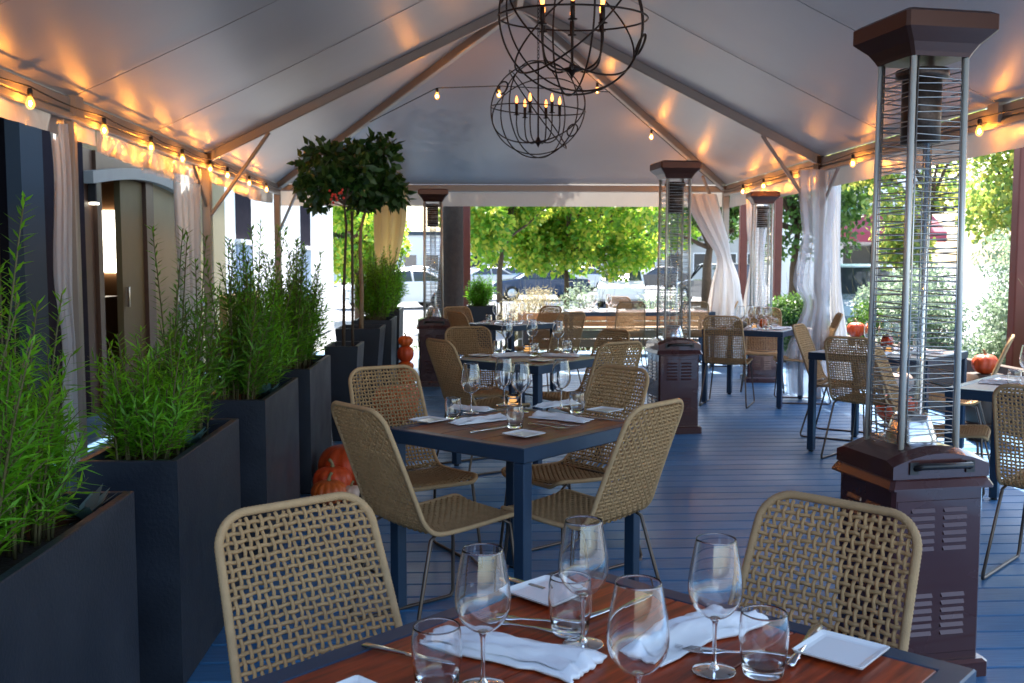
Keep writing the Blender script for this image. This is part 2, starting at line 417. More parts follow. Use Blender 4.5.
chairs = [
 ('big rope chair at the lower left, behind the water tumbler on the red wood table', -.36, 2.10, .60, -.80),
 ('big rope chair tucked behind the square plate, beside the tall heater with handle', .79, 2.05, -.72, -.66),
 ('rope chair seen from behind at the left near side of the middle table', -.39, 3.56, .80, .60),
 ('rope chair with an orange pumpkin showing through its back, behind the brown middle table', -.40, 4.86, .48, -.88),
 ('rope chair seen from behind at the right near side of the brown middle table', .70, 3.58, -.72, .70),
 ('rope chair at the right far side of the brown middle table, seat towards us', .76, 4.78, -.80, -.60),
 ('dark side-on rope chair at the left of the second table back', -.17, 6.57, .85, .52),
 ('rope chair facing us behind the left of the second table back', .02, 7.86, .18, -.98),
 ('small rope chair right of the second table back, just above the nearer chair', 1.0, 6.33, -.5, .85),
 ('rope chair behind the right of the second table back, left of the middle heater', 1.12, 7.41, -.85, -.52),
 ('rope chair near the tree trunk at the back left, farther of the pair', -.10, 11.4, .5, -.85),
 ('nearer rope chair of the pair by the left heater', -.09, 10.2, .85, .52),
 ('dark rope chair behind the right of the third table back', 1.0, 11.5, -.8, -.6),
 ('rope chair turned away at the right of the third table back', 1.09, 10.15, -.5, .85),
 ('rope chair turned away at the middle of the long back table', 2.15, 12.8, .05, 1),
 ('rope chair facing us on the far side of the long back table', 2.25, 14.55, .05, -1),
 ('rope chair behind the glass of the middle heater at the long back table', 2.98, 12.8, .1, 1),
 ('rope chair leaning side-on at the right end of the long back table', 3.68, 13.3, -.95, .3),
 ('rope chair seen from behind at the small table right of the middle heater', 2.44, 9.33, .42, .9),
 ('dark rope chair on the far side of the small table, under the right back heater', 3.35, 11.0, -.3, -.95),
 ('narrow side-on rope chair by the clear plastic curtain at the small table', 3.72, 9.75, -.93, .2),
 ('rope chair seen from behind, left edge of the tall near heater', 2.62, 6.66, .71, .70),
 ('side-on rope chair between the two tables right of the blue deck', 2.74, 8.03, .82, -.57),
 ('pale side-on rope chair by the brown barrel with the pumpkin', 3.78, 6.72, -.86, .5),
 ('rope chair cut by the right picture edge, turned away from us', 2.36, 3.96, .72, .69),
 ('narrow rope chair seen only through the wires of the near heater', 2.45, 5.78, .85, -.5),
]
for c in chairs: chair(*c)

# ------------------------------------------------------------------ tables
def table(label, c, rot, sx, sy, wood, h=.74, planks=3):
    t = empty('dining_table', label, 'table', (c[0], c[1], 0), rot)
    t['group'] = 'metal framed dining tables'
    a, b = sx/2, sy/2; fr = .045
    mb = MB()
    # frame rails, mitred as one ring
    def rr(i, z): return [(-a+i, -b+i, z), (a-i, -b+i, z), (a-i, b-i, z), (-a+i, b-i, z)]
    rings = [rr(.004, h-.055), rr(0, h-.051), rr(0, h-.003), rr(.003, h), rr(fr-.002, h), rr(fr, h-.002), rr(fr, h-.055), rr(.004, h-.055)]
    mb.loft(rings, caps=False)
    mb.build('table_frame', M['tframe'], t)
    mb = MB(); g = .0015; ww = (sy-2*fr)/planks
    for i in range(planks):
        mb.box(-a+fr+g, a-fr-g, -b+fr+ww*i+g, -b+fr+ww*(i+1)-g, h-.024, h-.001, bev=.0015)
    mb.build('table_top', wood, t)
    for (x, y) in ((-1, -1), (1, -1), (1, 1), (-1, 1)):
        mb = MB(); x0 = x*(a-.027); y0 = y*(b-.027)
        mb.box(x0-.024, x0+.024, y0-.024, y0+.024, .012, h-.056, bev=.003)
        lg = mb.build('leg', M['tframe'], t)
        mb = MB(); mb.lathe([(.0, .0), (.018, .0), (.018, .012), (0, .012)], 10, cx=x0, cy=y0); mb.build('foot', M['cable'], lg)
    return t
table('front table with glossy red wood planks in a grey metal rim', (.235, 1.535), R(45), .84, .84, M['redwood'])
table('middle table with dark brown top and blue-grey legs, second from us', (.21, 3.998), R(47.5), .775, .70, M['brownwood'])
table('third table from us, set between the small rope chairs', (.436, 6.82), R(48), .76, .76, M['brownwood'])
table('fourth table back with a dark box planter behind it', (.48, 10.75), R(45), .72, .72, M['brownwood'])
table('long table along the back opening of the tent', (2.35, 13.45), 0, 1.95, .75, M['brownwood'])
table('table right of the middle heater holding the dark gourd', (2.90, 9.85), R(57), .84, .80, M['brownwood'])
table('table behind the wire guard of the near heater', (3.13, 7.2), R(46), .86, .86, M['brownwood'])
table('table at the right picture edge next to the near heater', (3.12, 5.1), R(45), .84, .84, M['brownwood'])

# ------------------------------------------------------------------ tableware
TZ = .7415
def make_wine():
    t = empty('wine_glass', 'x', 'wine glass')
    ou = [(.010, .088), (.022, .094), (.034, .106), (.0415, .122), (.0435, .140), (.0420, .160), (.0385, .182), (.0345, .204), (.0318, .218)]
    ou = catmull(ou, 3)
    inn = [(max(.0005, r-.0011), z+.0002) for r, z in reversed(ou)]; inn[-1] = (.0001, .0905)
    mb = MB(); mb.lathe([(.0001, .0875)]+ou+[(ou[-1][0]-.0005, .2186)]+inn, 32); mb.build('bowl', M['glass'], t)
    mb = MB(); mb.lathe([(.0001, .0872)]+catmull([(.0085, .0868), (.0048, .080), (.0036, .066), (.0034, .030), (.0040, .014), (.008, .0062)], 3)+[(.0001, .0060)], 16); mb.build('stem', M['glass'], t)
    mb = MB(); mb.lathe([(.0001, .0056), (.010, .0050), (.022, .0030), (.0345, .0016), (.0355, .0010), (.0345, .0003), (.0001, .0003)], 32); mb.build('foot', M['glass'], t)
    return t
def make_tumbler():
    ou = catmull([(.0255, .0005), (.0285, .004), (.0310, .020), (.0340, .045), (.0348, .062), (.0335, .080), (.0318, .090)], 3)
    inn = catmull([(.0305, .0902), (.0322, .080), (.0334, .062), (.0326, .045), (.0292, .020), (.021, .0115), (.0001, .0095)], 3)
    mb = MB(); mb.lathe([(.0001, .0005)]+ou+[(.0312, .0908)]+inn, 32)
    return tag(mb.build('tumbler', M['glass']), 'x', 'tumbler')
def make_plate():
    mb = MB()
    def rr(a, z, c=.004): return [(-a+c, -a, z), (a-c, -a, z), (a, -a+c, z), (a, a-c, z), (a-c, a, z), (-a+c, a, z), (-a, a-c, z), (-a, -a+c, z)]
    mb.loft([rr(.040, .0), rr(.060, .0055), rr(.0615, .009), rr(.060, .0095), rr(.052, .0055), rr(.046, .0042)], caps=True)
    return tag(mb.build('side_plate', M['porcelain']), 'x', 'plate')
def make_votive():
    t = empty('tealight_holder', 'x', 'tealight')
    ou = [(.022, 0), (.026, .01), (.030, .035), (.029, .05)]
    mb = MB(); mb.lathe([(.0001, 0)]+ou+[(.0275, .05), (.0285, .035), (.024, .012), (.0001, .010)], 20); mb.build('glass_cup', M['glass'], t)
    mb = MB(); mb.lathe([(.0001, .0105), (.018, .0105), (.018, .024), (.0001, .024)], 16); mb.build('candle', M['candlewax'], t)
    return t
def make_napkin(seed, L=.27, W=.095):
    def mk():
        r = random.Random(seed); mb = MB(); NX, NY = 48, 20
        ph = [r.uniform(0, 6) for _ in range(6)]
        ox = [r.uniform(-.004, .004) for _ in range(NY+1)]; oy = [r.uniform(-.005, .005) for _ in range(NX//4+2)]
        def pl(a, t):
            k = min(len(a)-2, int(t)); return a[k]+(a[k+1]-a[k])*(t-k)
        crs = [(r.uniform(-1, 1)*.5, r.uniform(.1, .9), r.uniform(.5, 1)) for _ in range(6)]
        def top(i, j, lay):
            u = i/NX; v = j/NY
            wv = W*(.85+.35*u)
            x = (u-.5)*L+(pl(ox, v*NY))*min(1, abs(u-.5)*3); y = (v-.5)*wv+.012*math.sin(u*4+ph[2])+pl(oy, i/4)
            z = .004
            for sl, c, am in crs:
                dd = abs(v+sl*(u-.5)*1.6-c); z += .0065*am*max(0, 1-dd/.16)**1.2
            z += .004*math.sin(u*5+ph[4])**2+.0012*math.sin(u*31+v*17+ph[0])
            if not lay: return x, y, 0
            e = min(u, 1-u)*8; f = min(v, 1-v)*5
            return x, y, .0025+(z-.0025)*min(1, .35+e)*min(1, .35+f)
        vs = [top(i, j, 1) for i in range(NX+1) for j in range(NY+1)]+[(lambda p: (p[0]*.985, p[1]*.96, .0006))(top(i, j, 0)) for i in range(NX+1) for j in range(NY+1)]
        N = (NX+1)*(NY+1); fs = []
        idx = lambda i, j: i*(NY+1)+j
        for i in range(NX):
            for j in range(NY):
                fs.append((idx(i, j), idx(i+1, j), idx(i+1, j+1), idx(i, j+1)))
                fs.append((N+idx(i, j), N+idx(i, j+1), N+idx(i+1, j+1), N+idx(i+1, j)))
        for i in range(NX):
            fs.append((idx(i, 0), N+idx(i, 0), N+idx(i+1, 0), idx(i+1, 0))); fs.append((idx(i, NY), idx(i+1, NY), N+idx(i+1, NY), N+idx(i, NY)))
        for j in range(NY):
            fs.append((idx(0, j), idx(0, j+1), N+idx(0, j+1), N+idx(0, j))); fs.append((idx(NX, j), N+idx(NX, j), N+idx(NX, j+1), idx(NX, j+1)))
        mb.add(vs, fs, None, True)
        # a second folded layer lying on top of half of it
        vs2 = []; NX2, NY2 = 20, 6
        for i in range(NX2+1):
            for j in range(NY2+1):
                u = .06+.86*i/NX2; v = .1+.5*j/NY2
                x, y, z = top(u*NX, v*NY, 1)
                vs2.append((x, y, z+.0028))
        fs2 = [(i*(NY2+1)+j, (i+1)*(NY2+1)+j, (i+1)*(NY2+1)+j+1, i*(NY2+1)+j+1) for i in range(NX2) for j in range(NY2)]
        mb.add(vs2, fs2, None, True)
        return tag(mb.build('napkin', M['linen']), 'x', 'napkin')
    return mk
def make_knife():
    mb = MB()
    mb.loft([[(x, -w, z-h), (x, w, z-h), (x, w, z+h), (x, -w, z+h)] for x, w, z, h in ((-.11, .004, .003, .0015), (-.105, .0065, .004, .003), (-.04, .0045, .004, .0028), (-.005, .004, .004, .0022), (.0, .007, .003, .001), (.06, .010, .003, .0008), (.095, .008, .003, .0006), (.112, .002, .003, .0004))], smooth=True)
    return tag(mb.build('table_knife', M['steel']), 'x', 'knife')
def make_fork():
    mb = MB()
    mb.loft([[(x, -w, z-.0008), (x, w, z-.0008), (x, w, z+.0012), (x, -w, z+.0012)] for x, w, z in ((-.10, .006, .004), (-.095, .0075, .004), (-.03, .0035, .006), (.02, .003, .004), (.035, .010, .003), (.055, .0125, .003), (.062, .0125, .0035))], smooth=True)
    for y in (-.0105, -.0035, .0035, .0105):
        mb.loft([[(x, y-w, z-.0008), (x, y+w, z-.0008), (x, y+w, z+.0008), (x, y-w, z+.0008)] for x, w, z in ((.061, .0022, .0035), (.085, .0016, .005), (.105, .0010, .009))])
    return tag(mb.build('fork', M['steel']), 'x', 'fork')
WG = Proto(make_wine); TU = Proto(make_tumbler); PL = Proto(make_plate); VO = Proto(make_votive); KN = Proto(make_knife); FK = Proto(make_fork)
NA = [Proto(make_napkin(s)) for s in (1, 2, 3)]
def P(x, y): q = on(x, y, TZ); return (q[0], q[1], TZ)
gw = 'wine glasses on the tables'; gt = 'water tumblers on the tables'; gp = 'square side plates'; gn = 'folded white napkins'; gk = 'table knives and spoons'; gf = 'forks'
# front table
WG.put('wine glass at the left of the front table, before the draped napkin', P(483, 686), 0, gw, 1.0)
WG.put('farthest wine glass on the front table, before a tumbler', P(583, 644), 0, gw, 1.0)
WG.put('nearest and largest wine glass at the lower edge of the front table', P(637, 734), 0, gw, 1.0)
WG.put('wine glass at the right of the front table, beside the knife and tumbler', P(714, 671), 0, gw, 1.0)
TU.put('tumbler at the lower left of the front table', P(437, 690), 0, gt, 1.13)
TU.put('tumbler behind the farthest wine glass on the front table', P(570, 633), 0, gt, 1.13)
TU.put('tumbler at the right of the front table in front of the square plate', P(763, 674), 0, gt, 1.13)
PL.put('square white plate behind the tumbler at the far corner of the front table', P(548, 594), R(42), gp, 1.08)
PL.put('square white plate at the right edge of the front table with a knife laid across', P(841, 653), R(46), gp, 1.0)
PL.put('square white plate cut off at the bottom picture edge', P(352, 704), R(46), gp)
NA[0].put('white napkin draped at the left middle of the front table', P(508, 652), R(-36), gn, 1.15)
NA[1].put('white napkin fanned right of the nearest wine glass', P(692, 636), R(44), gn, 1.15)
NA[2].put('white napkin corner showing at the bottom picture edge, right of centre', P(700, 700), R(10), gn, .6)
KN.put('knife left of the tumbler at the lower left of the front table', P(408, 656), R(-30), gk, .85)
KN.put('knife behind the farthest wine glass lying on the square plate', P(545, 591), R(-44), gk)
KN.put('knife pointing away right of the farthest wine glass', P(620, 608), R(40), gk)
KN.put('knife leaning on the square plate at the right of the front table', P(806, 645), R(58), gk)
FK.put('fork left of the farthest wine glass', P(520, 628), R(150), gf)
FK.put('fork beside its twin, nearer to the farthest wine glass', P(531, 622), R(160), gf)
FK.put('fork lying between the wine glass and tumbler at the right', P(738, 655), R(165), gf)
# middle table
WG.put('wine glass at the left of the brown middle table', P(471, 413), 0, gw)
WG.put('wine glass behind the tealight at the centre of the middle table', P(504, 405), 0, gw)
WG.put('wine glass at the centre of the middle table, nearer of the touching pair', P(521, 412), 0, gw)
WG.put('wine glass at the right of the brown middle table', P(561, 408), 0, gw)
TU.put('tumbler at the left of the middle table beside the small plate', P(453, 419), 0, gt)
TU.put('tumbler nearest us on the middle table', P(515, 428), 0, gt)
TU.put('tumbler at the right of the middle table', P(577, 413), 0, gt)
PL.put('square plate at the left edge of the middle table', P(429, 421), R(46), gp)
PL.put('square plate at the near corner of the middle table', P(524, 435), R(46), gp)
PL.put('square plate at the right edge of the middle table', P(605, 411), R(46), gp)
NA[0].put('white napkin left of centre on the middle table', P(480, 421), R(30), gn)
NA[1].put('white napkin folded at the centre right of the middle table', P(560, 419), R(-30), gn)
NA[2].put('white napkin standing behind the left tumbler of the middle table', P(470, 409), R(-30), gn, .8)
NA[0].put('white napkin behind the right wine glass of the middle table', P(556, 405), R(35), gn, .9)
KN.put('knife nearest the left rim of the middle table', P(490, 430), R(44), gk)
KN.put('knife before the plate at the right of the middle table', P(590, 418), R(-40), gk)
FK.put('fork right of the nearest tumbler on the middle table', P(548, 427), R(-44), gf)
FK.put('fork right beside its twin, nearer the rim of the middle table', P(557, 425), R(-42), gf)
VO.put('glass tealight in the middle of the brown middle table', P(513, 405), 0)
# third table
g3 = 'place settings of the third table'
for lab, x, y in (('wine glass at the left of the third table', 507, 350), ('wine glass at the centre of the third table', 532, 348), ('wine glass at the right of the third table', 558, 350)):
    WG.put(lab, P(x, y), 0, gw)
TU.put('tumbler at the left of the third table', P(498, 353), 0, gt)
TU.put('tumbler at the right of the third table', P(567, 353), 0, gt)
TU.put('tumbler at the centre of the third table', P(534, 356), 0, gt)
PL.put('square plate at the left rim of the third table', P(480, 356), R(46), gp)
PL.put('square plate at the near corner of the third table', P(541, 361), R(46), gp)
NA[1].put('white napkin on the left half of the third table', P(510, 356), R(20), gn)
NA[2].put('white napkin on the right half of the third table', P(560, 356), R(-10), gn)
VO.put('glass tealight at the centre of the third table', P(527, 351), 0)
def setting(cx, cy, rot, where, n=4, votive=True, rad=.25):
    for k in range(n):
        a = rot+k*2*PI/n; c, s = math.cos(a), math.sin(a)
        q = lambda r, d: (cx+c*r-s*d, cy+s*r+c*d, TZ)
        WG.put('wine glass on the '+where, q(rad*.45, .08), 0, 'wine glasses of the '+where)
        TU.put('tumbler on the '+where, q(rad*.62, .16), 0, 'tumblers of the '+where)
        PL.put('square plate on the '+where, q(rad*1.08, -.12), a, 'plates of the '+where, .9)
        NA[k % 3].put('white napkin on the '+where, q(rad*1.0, .06), a+.2, 'napkins of the '+where, .8)
    if votive: VO.put('glass tealight on the '+where, (cx, cy, TZ), 0)
setting(.48, 10.75, R(45), 'fourth table back')
setting(2.90, 9.85, R(57), 'table with the dark gourd')
setting(3.13, 7.2, R(46), 'table behind the near heater')
setting(3.12, 5.1, R(45), 'table at the right picture edge')
setting(1.85, 13.45, 0, 'left half of the long back table', votive=False)
setting(2.8, 13.45, 0, 'right half of the long back table', votive=False)

bn = empty('wooden_bench', 'low brown wooden bench along the far side of the long back table', 'bench', (2.3, 14.95, 0))
mb = MB()
for k in range(4): mb.box(-1.5, 1.5, .16, .185, .10+.135*k, .225+.135*k, bev=.004)
mb.build('backrest', M['palewood'], bn)
mb = MB()
for k in range(3): mb.box(-1.5, 1.5, -.22+.12*k, -.11+.12*k, .40, .43, bev=.004)
mb.build('seat', M['palewood'], bn)
for x in (-1.4, 0, 1.4):
    mb = MB(); mb.box(x-.04, x+.04, -.2, .155, 0, .399, bev=.004); mb.build('leg', M['dkwood'], bn)
# ------------------------------------------------------------------ pumpkins
def pumpkin(label, loc, r, mat, squash=.78, ribs=10, name='pumpkin', group='pumpkins', stem=True, tilt=0):
    t = empty(name, label, 'pumpkin' if name == 'pumpkin' else 'gourd', loc, random.uniform(0, 6), group)
    t.rotation_euler = (tilt, 0, t.rotation_euler[2])
    mb = MB(); seg = ribs*5; rings = []
    for i in range(17):
        a = PI*i/16; rings.append([])
        for j in range(seg):
            b = 2*PI*j/seg; k = 1-.10*abs(math.sin(b*ribs/2))**.6*0-.11*(1-abs(math.sin(b*ribs/2)))**1.5
            rr = r*math.sin(a)**1.0*k if 0 < i < 16 else .001
            z = r*squash*(1-math.cos(a))-r*squash*.16*max(0, -math.cos(a))**6
            rings[-1].append((rr*math.cos(b), rr*math.sin(b), z))
    mb.loft(rings, caps=False, smooth=True); mb.build('flesh', mat, t)
    if stem:
        z0 = r*squash*1.74
        mb = MB(); mb.tube([(0, 0, z0), (.0, .0, z0+r*.2), (r*.08, 0, z0+r*.36), (r*.2, 0, z0+r*.48)], [r*.14, r*.09, r*.08, r*.1], 7); mb.build('stem', M['pstem'], t)
    return t
pumpkin('red-orange pumpkin leaning on the black planter, rear of the lower left group', (-.735, 6.15, 0), .185, M['pumpkin_red'])
pumpkin('ribbed orange pumpkin nearest the chair in the lower left group', (-.79, 5.72, 0), .105, M['pumpkin'], .72, 14)
pumpkin('small reddish pumpkin squeezed between planter and ribbed pumpkin', (-.80, 5.95, 0), .12, M['pumpkin_red'])
pumpkin('small cream pumpkin at the right of the lower left group', (-.665, 5.75, 0), .07, M['pumpkin_pale'])
pumpkin('orange pumpkin seen through the back of a rope chair', (-.60, 8.5, .0), .20, M['pumpkin'], .95, 12)
for lab, z, rr_, mt, sq_ in (('wide red pumpkin at the bottom of the stack beside the left heater', 0, .14, 'pumpkin_red', .8), ('second pumpkin from the bottom of the stack beside the left heater', .195, .10, 'pumpkin', .8),
        ('third pumpkin from the bottom of the stack beside the left heater', .33, .08, 'pumpkin', .72), ('tall red pumpkin second from the top of the stack beside the left heater', .42, .082, 'pumpkin_red', 1.1), ('top orange pumpkin of the stack beside the left heater', .575, .074, 'pumpkin', .8)):
    pumpkin(lab, (-.58, 9.7, z), rr_, M[mt], sq_, 9, stem=z > .5)
pumpkin('dark gourd lying on the small table', (2.72, 9.72, TZ), .07, M['pumpkin_dark'], .6, 8, 'gourd')
pumpkin('little orange gourd on the small table beside the tumbler', (3.0, 9.9, TZ), .05, M['pumpkin'], .9, 8, 'gourd')
pumpkin('orange gourd standing on the table behind the near heater', (3.18, 7.35, TZ), .045, M['pumpkin_red'], 1.3, 8, 'gourd')
# ------------------------------------------------------------------ heaters
def make_heater():
    t = empty('patio_heater', 'x', 'heater')
    sq = lambda a, z, c=.012: [(-a+c, -a, z), (a-c, -a, z), (a, -a+c, z), (a, a-c, z), (a-c, a, z), (-a+c, a, z), (-a, a-c, z), (-a, -a+c, z)]
    mb = MB(); mb.loft([sq(.195, 0), sq(.195, .05), sq(.185, .06)]); mb.build('base_plate', M['heatbrown'], t)
    mb = MB(); mb.loft([sq(.17, .06), sq(.17, .645)])
    for fz in (0, 1, 2, 3):
        m4 = Matrix.Rotation(fz*PI/2, 4, 'Z')
        for (z0, n) in ((.44, 6), (.15, 6)):
            for cx in (-.06, .06):
                for i in range(n):
                    z = z0+i*.026
                    mb.loft([[(cx-.045, -.1705, z), (cx+.045, -.1705, z), (cx+.045, -.1705, z+.016), (cx-.045, -.1705, z+.016)],
                             [(cx-.042, -.179, z+.001), (cx+.042, -.179, z+.001), (cx+.042, -.173, z+.014), (cx-.042, -.173, z+.014)]], mat=m4)
    body = mb.build('cabinet', M['heatbrown'], t)
    mb = MB(); mb.box(-.155, .155, -.1722, -.1700, .085, .61, bev=.001); mb.build('door', M['heatbrown'], body)
    # lid with flared skirt and arched top
    mb = MB(); mb.loft([sq(.17, .646), sq(.194, .650), sq(.194, .657), sq(.182, .680), sq(.178, .685)]); mb.build('skirt', M['heatbrown'], t)
    mb = MB(); rings = []
    for i in range(13):
        x = -.178+.356*i/12; arch = .045*(1-(x/.178)**2)
        rings.append([(x, -.178, .686), (x, .178, .686), (x, .178, .728+arch*.9), (x, .135, .743+arch), (x, -.135, .743+arch), (x, -.178, .728+arch*.9)])
    mb.loft(rings, smooth=False); lid = mb.build('lid', M['heatbrown'], t)
    mb = MB(); mb.tube([(-.10, -.179, .722), (-.09, -.207, .732), (.09, -.207, .732), (.10, -.179, .722)], .011, 8)
    mb.box(-.12, -.088, -.184, -.1785, .702, .742); mb.box(.088, .12, -.184, -.1785, .702, .742); mb.build('handle', M['heatblack'], lid)
    # posts
    pw0, pw1 = .104, .096; z0, z1 = .745, 2.075
    for sx, sy in ((-1, -1), (1, -1), (1, 1), (-1, 1)):
        mb = MB(); mb.tube([(sx*pw0, sy*pw0, z0), (sx*pw1, sy*pw1, z1)], .0095, 10); mb.build('post', M['chrome'], t)
    # wire guards, one per side, zigzag wires on two thin uprights
    for k in range(4):
        m4 = Matrix.Rotation(k*PI/2, 4, 'Z'); mb = MB(); n = 54
        def at(u, z): w = pw0+(pw1-pw0)*(z-z0)/(z1-z0); return (u*(w-.016), -w-.002, z)
        mb.tube([at(-1, z0+.04), at(-1, z1)], .0028, 5, mat=m4); mb.tube([at(1, z0+.04), at(1, z1)], .0028, 5, mat=m4)
        for i in range(n):
            za = z0+.05+(z1-z0-.07)*i/n
            mb.tube([at(-1, za), at(1, za+.010*(1 if i % 2 else -1)*(.3+.7*((i*7) % 5)/5))], .0021, 4, caps=False, mat=m4)
        mb.build('wire_guard', M['wire'], t)
    mb = MB(); mb.lathe([(.034, .81), (.034, 1.81), (.0325, 1.81), (.0325, .81), (.034, .81)], 24); mb.build('glass_tube', M['thinglass'], t)
    mb = MB(); mb.lathe([(.088, .775), (.085, .80), (.068, .85), (.058, .875), (.050, .875), (.048, .80)], 24); mb.build('reflector_cone', M['steel'], t)
    mb = MB(); mb.lathe([(.0, 1.80), (.064, 1.80), (.064, 2.01), (.0, 2.01)], 24); can = mb.build('burner_canister', M['mesh_can'], t)
    mb = MB()
    mb.lathe([(.058, 2.012), (.085, 2.017), (.085, 2.045), (.058, 2.05)], 20)
    mb.build('collar', M['mesh_can'], can)
    mb = MB(); mb.loft([sq(.108, 2.072, .01), sq(.114, 2.085, .01), sq(.130, 2.112, .01), sq(.157, 2.14, .01), sq(.168, 2.152, .01), sq(.168, 2.20, .01), sq(.15, 2.212, .01)]); mb.build('cap', M['capbrown'], t)
    return t
HT = Proto(make_heater); gh = 'pyramid patio heaters'
HT.put('nearest tall patio heater, dark maroon cabinet with louvres and handle', (1.548, 3.36, 0), R(9), gh)
HT.put('middle patio heater with maroon cabinet behind the rope chairs', (1.72, 8.15, 0), R(6), gh)
HT.put('patio heater at the back left beside the topiary and dark trunk', (-.36, 11.35, 0), R(4), gh)
HT.put('patio heater at the back right between the white curtain and clear curtain', (3.47, 11.55, 0), R(-6), gh)

# ------------------------------------------------------------------ planters and their plants
def planter(label, x0, x1, y0, y1, h, taper=.0, group='black planters along the left', mat='plblack'):
    t = empty('planter', label, 'planter', ((x0+x1)/2, (y0+y1)/2, 0), 0, group)
    a, b = (x1-x0)/2, (y1-y0)/2; mb = MB()
    def rr(i, z): return [(-a+i, -b+i, z), (a-i, -b+i, z), (a-i, b-i, z), (-a+i, b-i, z)]
    mb.loft([rr(taper+.004, 0), rr(taper+.0, .006), rr(0, h-.003), rr(.003, h), rr(.024, h), rr(.026, h-.003), rr(.028, h-.09)], caps=False)
    mb.build('box', M[mat], t)
    mb = MB(); n = 8; vs = []; fs = []
    for i in range(n+1):
        for j in range(n+1): vs.append((-a+.026+(2*a-.052)*i/n, -b+.026+(2*b-.052)*j/n, h-.055+random.uniform(-.008, .012)))
    for i in range(n):
        for j in range(n): fs.append((i*(n+1)+j, (i+1)*(n+1)+j, (i+1)*(n+1)+j+1, i*(n+1)+j+1))
    mb.add(vs, fs, None, True); mb.build('soil', M['soil'], t)
    return t
def leaf(mb, p, d, nrm, L, W):
    side = d.cross(nrm)
    if side.length < 1e-4: side = Vector((1, 0, 0))
    side.normalize(); nn = side.cross(d).normalized()
    m = p+d*L*.45-nn*L*.04
    b = len(mb.v)
    mb.v += [tuple(p), tuple(m+side*W*.5), tuple(p+d*L-nn*L*.12), tuple(m-side*W*.5)]
    mb.f.append((b, b+1, b+2, b+3)); mb.sm.append(False)
def rv(r): return Vector((r.gauss(0, 1), r.gauss(0, 1), r.gauss(0, 1))).normalized()
def stemplant(label, loc, spread, hmin, hmax, n, leafL=.055, leafW=.008, mat='hedge', seed=0, group='feathery green shrubs in the planters', pitch=.0068, extra=0, lean=.10):
    r = random.Random(seed)
    t = empty('feathery_shrub', label, 'shrub', loc, 0, group)
    st = MB(); fo = MB()
    for i in range(n):
        x = r.uniform(-1, 1)*spread[0]*.75; y = r.uniform(-1, 1)*spread[1]*.8
        h = hmin+(hmax-hmin)*r.random()**1.25
        if i < 3: h = hmax*r.uniform(.85, 1)
        lx = r.gauss(0, lean)+x/spread[0]*.16; ly = r.gauss(0, lean)+y/spread[1]*.16
        pts = []; K = 9
        for k in range(K+1):
            u = k/K; pts.append(Vector((x+lx*h*u**1.4, y+ly*h*u**1.4, h*u*(1-.12*abs(lx)*u))))
        st.tube(pts, [.0042*(1-.75*k/K)+.0006 for k in range(K+1)], 5)
        L = h; c = int(L/pitch); a = r.uniform(0, 6)
        for k in range(c):
            u = .12+.88*k/c; f = u*K; i0 = min(K-1, int(f)); p = pts[i0].lerp(pts[i0+1], f-i0)
            ax = (pts[i0+1]-pts[i0]).normalized()
            a += 2.4+r.uniform(-.3, .3)
            e = ax.orthogonal().normalized(); e = Quaternion(ax, a) @ e
            up = r.uniform(.35, .85) if u < .93 else r.uniform(.7, 1.5)
            d = (e+ax*up).normalized()
            leaf(fo, p, d, ax, leafL*r.uniform(.7, 1.1)*(1.1-.55*u), leafW*r.uniform(.8, 1.2))
        # side twigs low down
        for q in range(extra):
            u = r.uniform(.15, .6); f = u*K; i0 = int(f); p = pts[i0].lerp(pts[i0+1], f-i0)
            dd = (rv(r)*.8+Vector((0, 0, 1))).normalized(); LL = r.uniform(.1, .2)
            st.tube([p, p+dd*LL], [.002, .0008], 4, caps=False)
            for k in range(int(LL/.010)):
                a += 2.4; e = Quaternion(dd, a) @ dd.orthogonal().normalized()
                leaf(fo, p+dd*(LL*k/int(LL/.010)), (e+dd*.8).normalized(), dd, leafL*r.uniform(.6, 1), leafW)
    st.build('stem', M['stem'], t); fo.build('foliage', M[mat], t)
    return t
def rosette(label, loc, r0, seed):
    r = random.Random(seed); mb = MB()
    for i in range(26):
        a = r.uniform(0, 2*PI); d = Vector((math.cos(a), math.sin(a), r.uniform(.1, 1.3))).normalized()
        leaf(mb, Vector((0, 0, 0)), d, Vector((0, 0, 1)), r0*r.uniform(.7, 1.1), r0*.38)
    o = mb.build('succulent', M['agave']); o.location = loc
    return tag(o, label, 'succulent', 'blue-green succulents in the planters')
PLN = [(2.05-.2, 2.80, .76, 'nearest black planter at the left picture edge'), (3.22, 4.10, .76, 'second black planter from the left picture edge'),
       (4.64, 5.56, .76, 'third black planter, beside the lower left pumpkins'), (5.98, 6.90, .76, 'fourth black planter, just behind the pumpkins')]
ZP = .70
for i, (y0, y1, h, lab) in enumerate(PLN):
    planter(lab, -1.25, -.93, y0, y1, h)
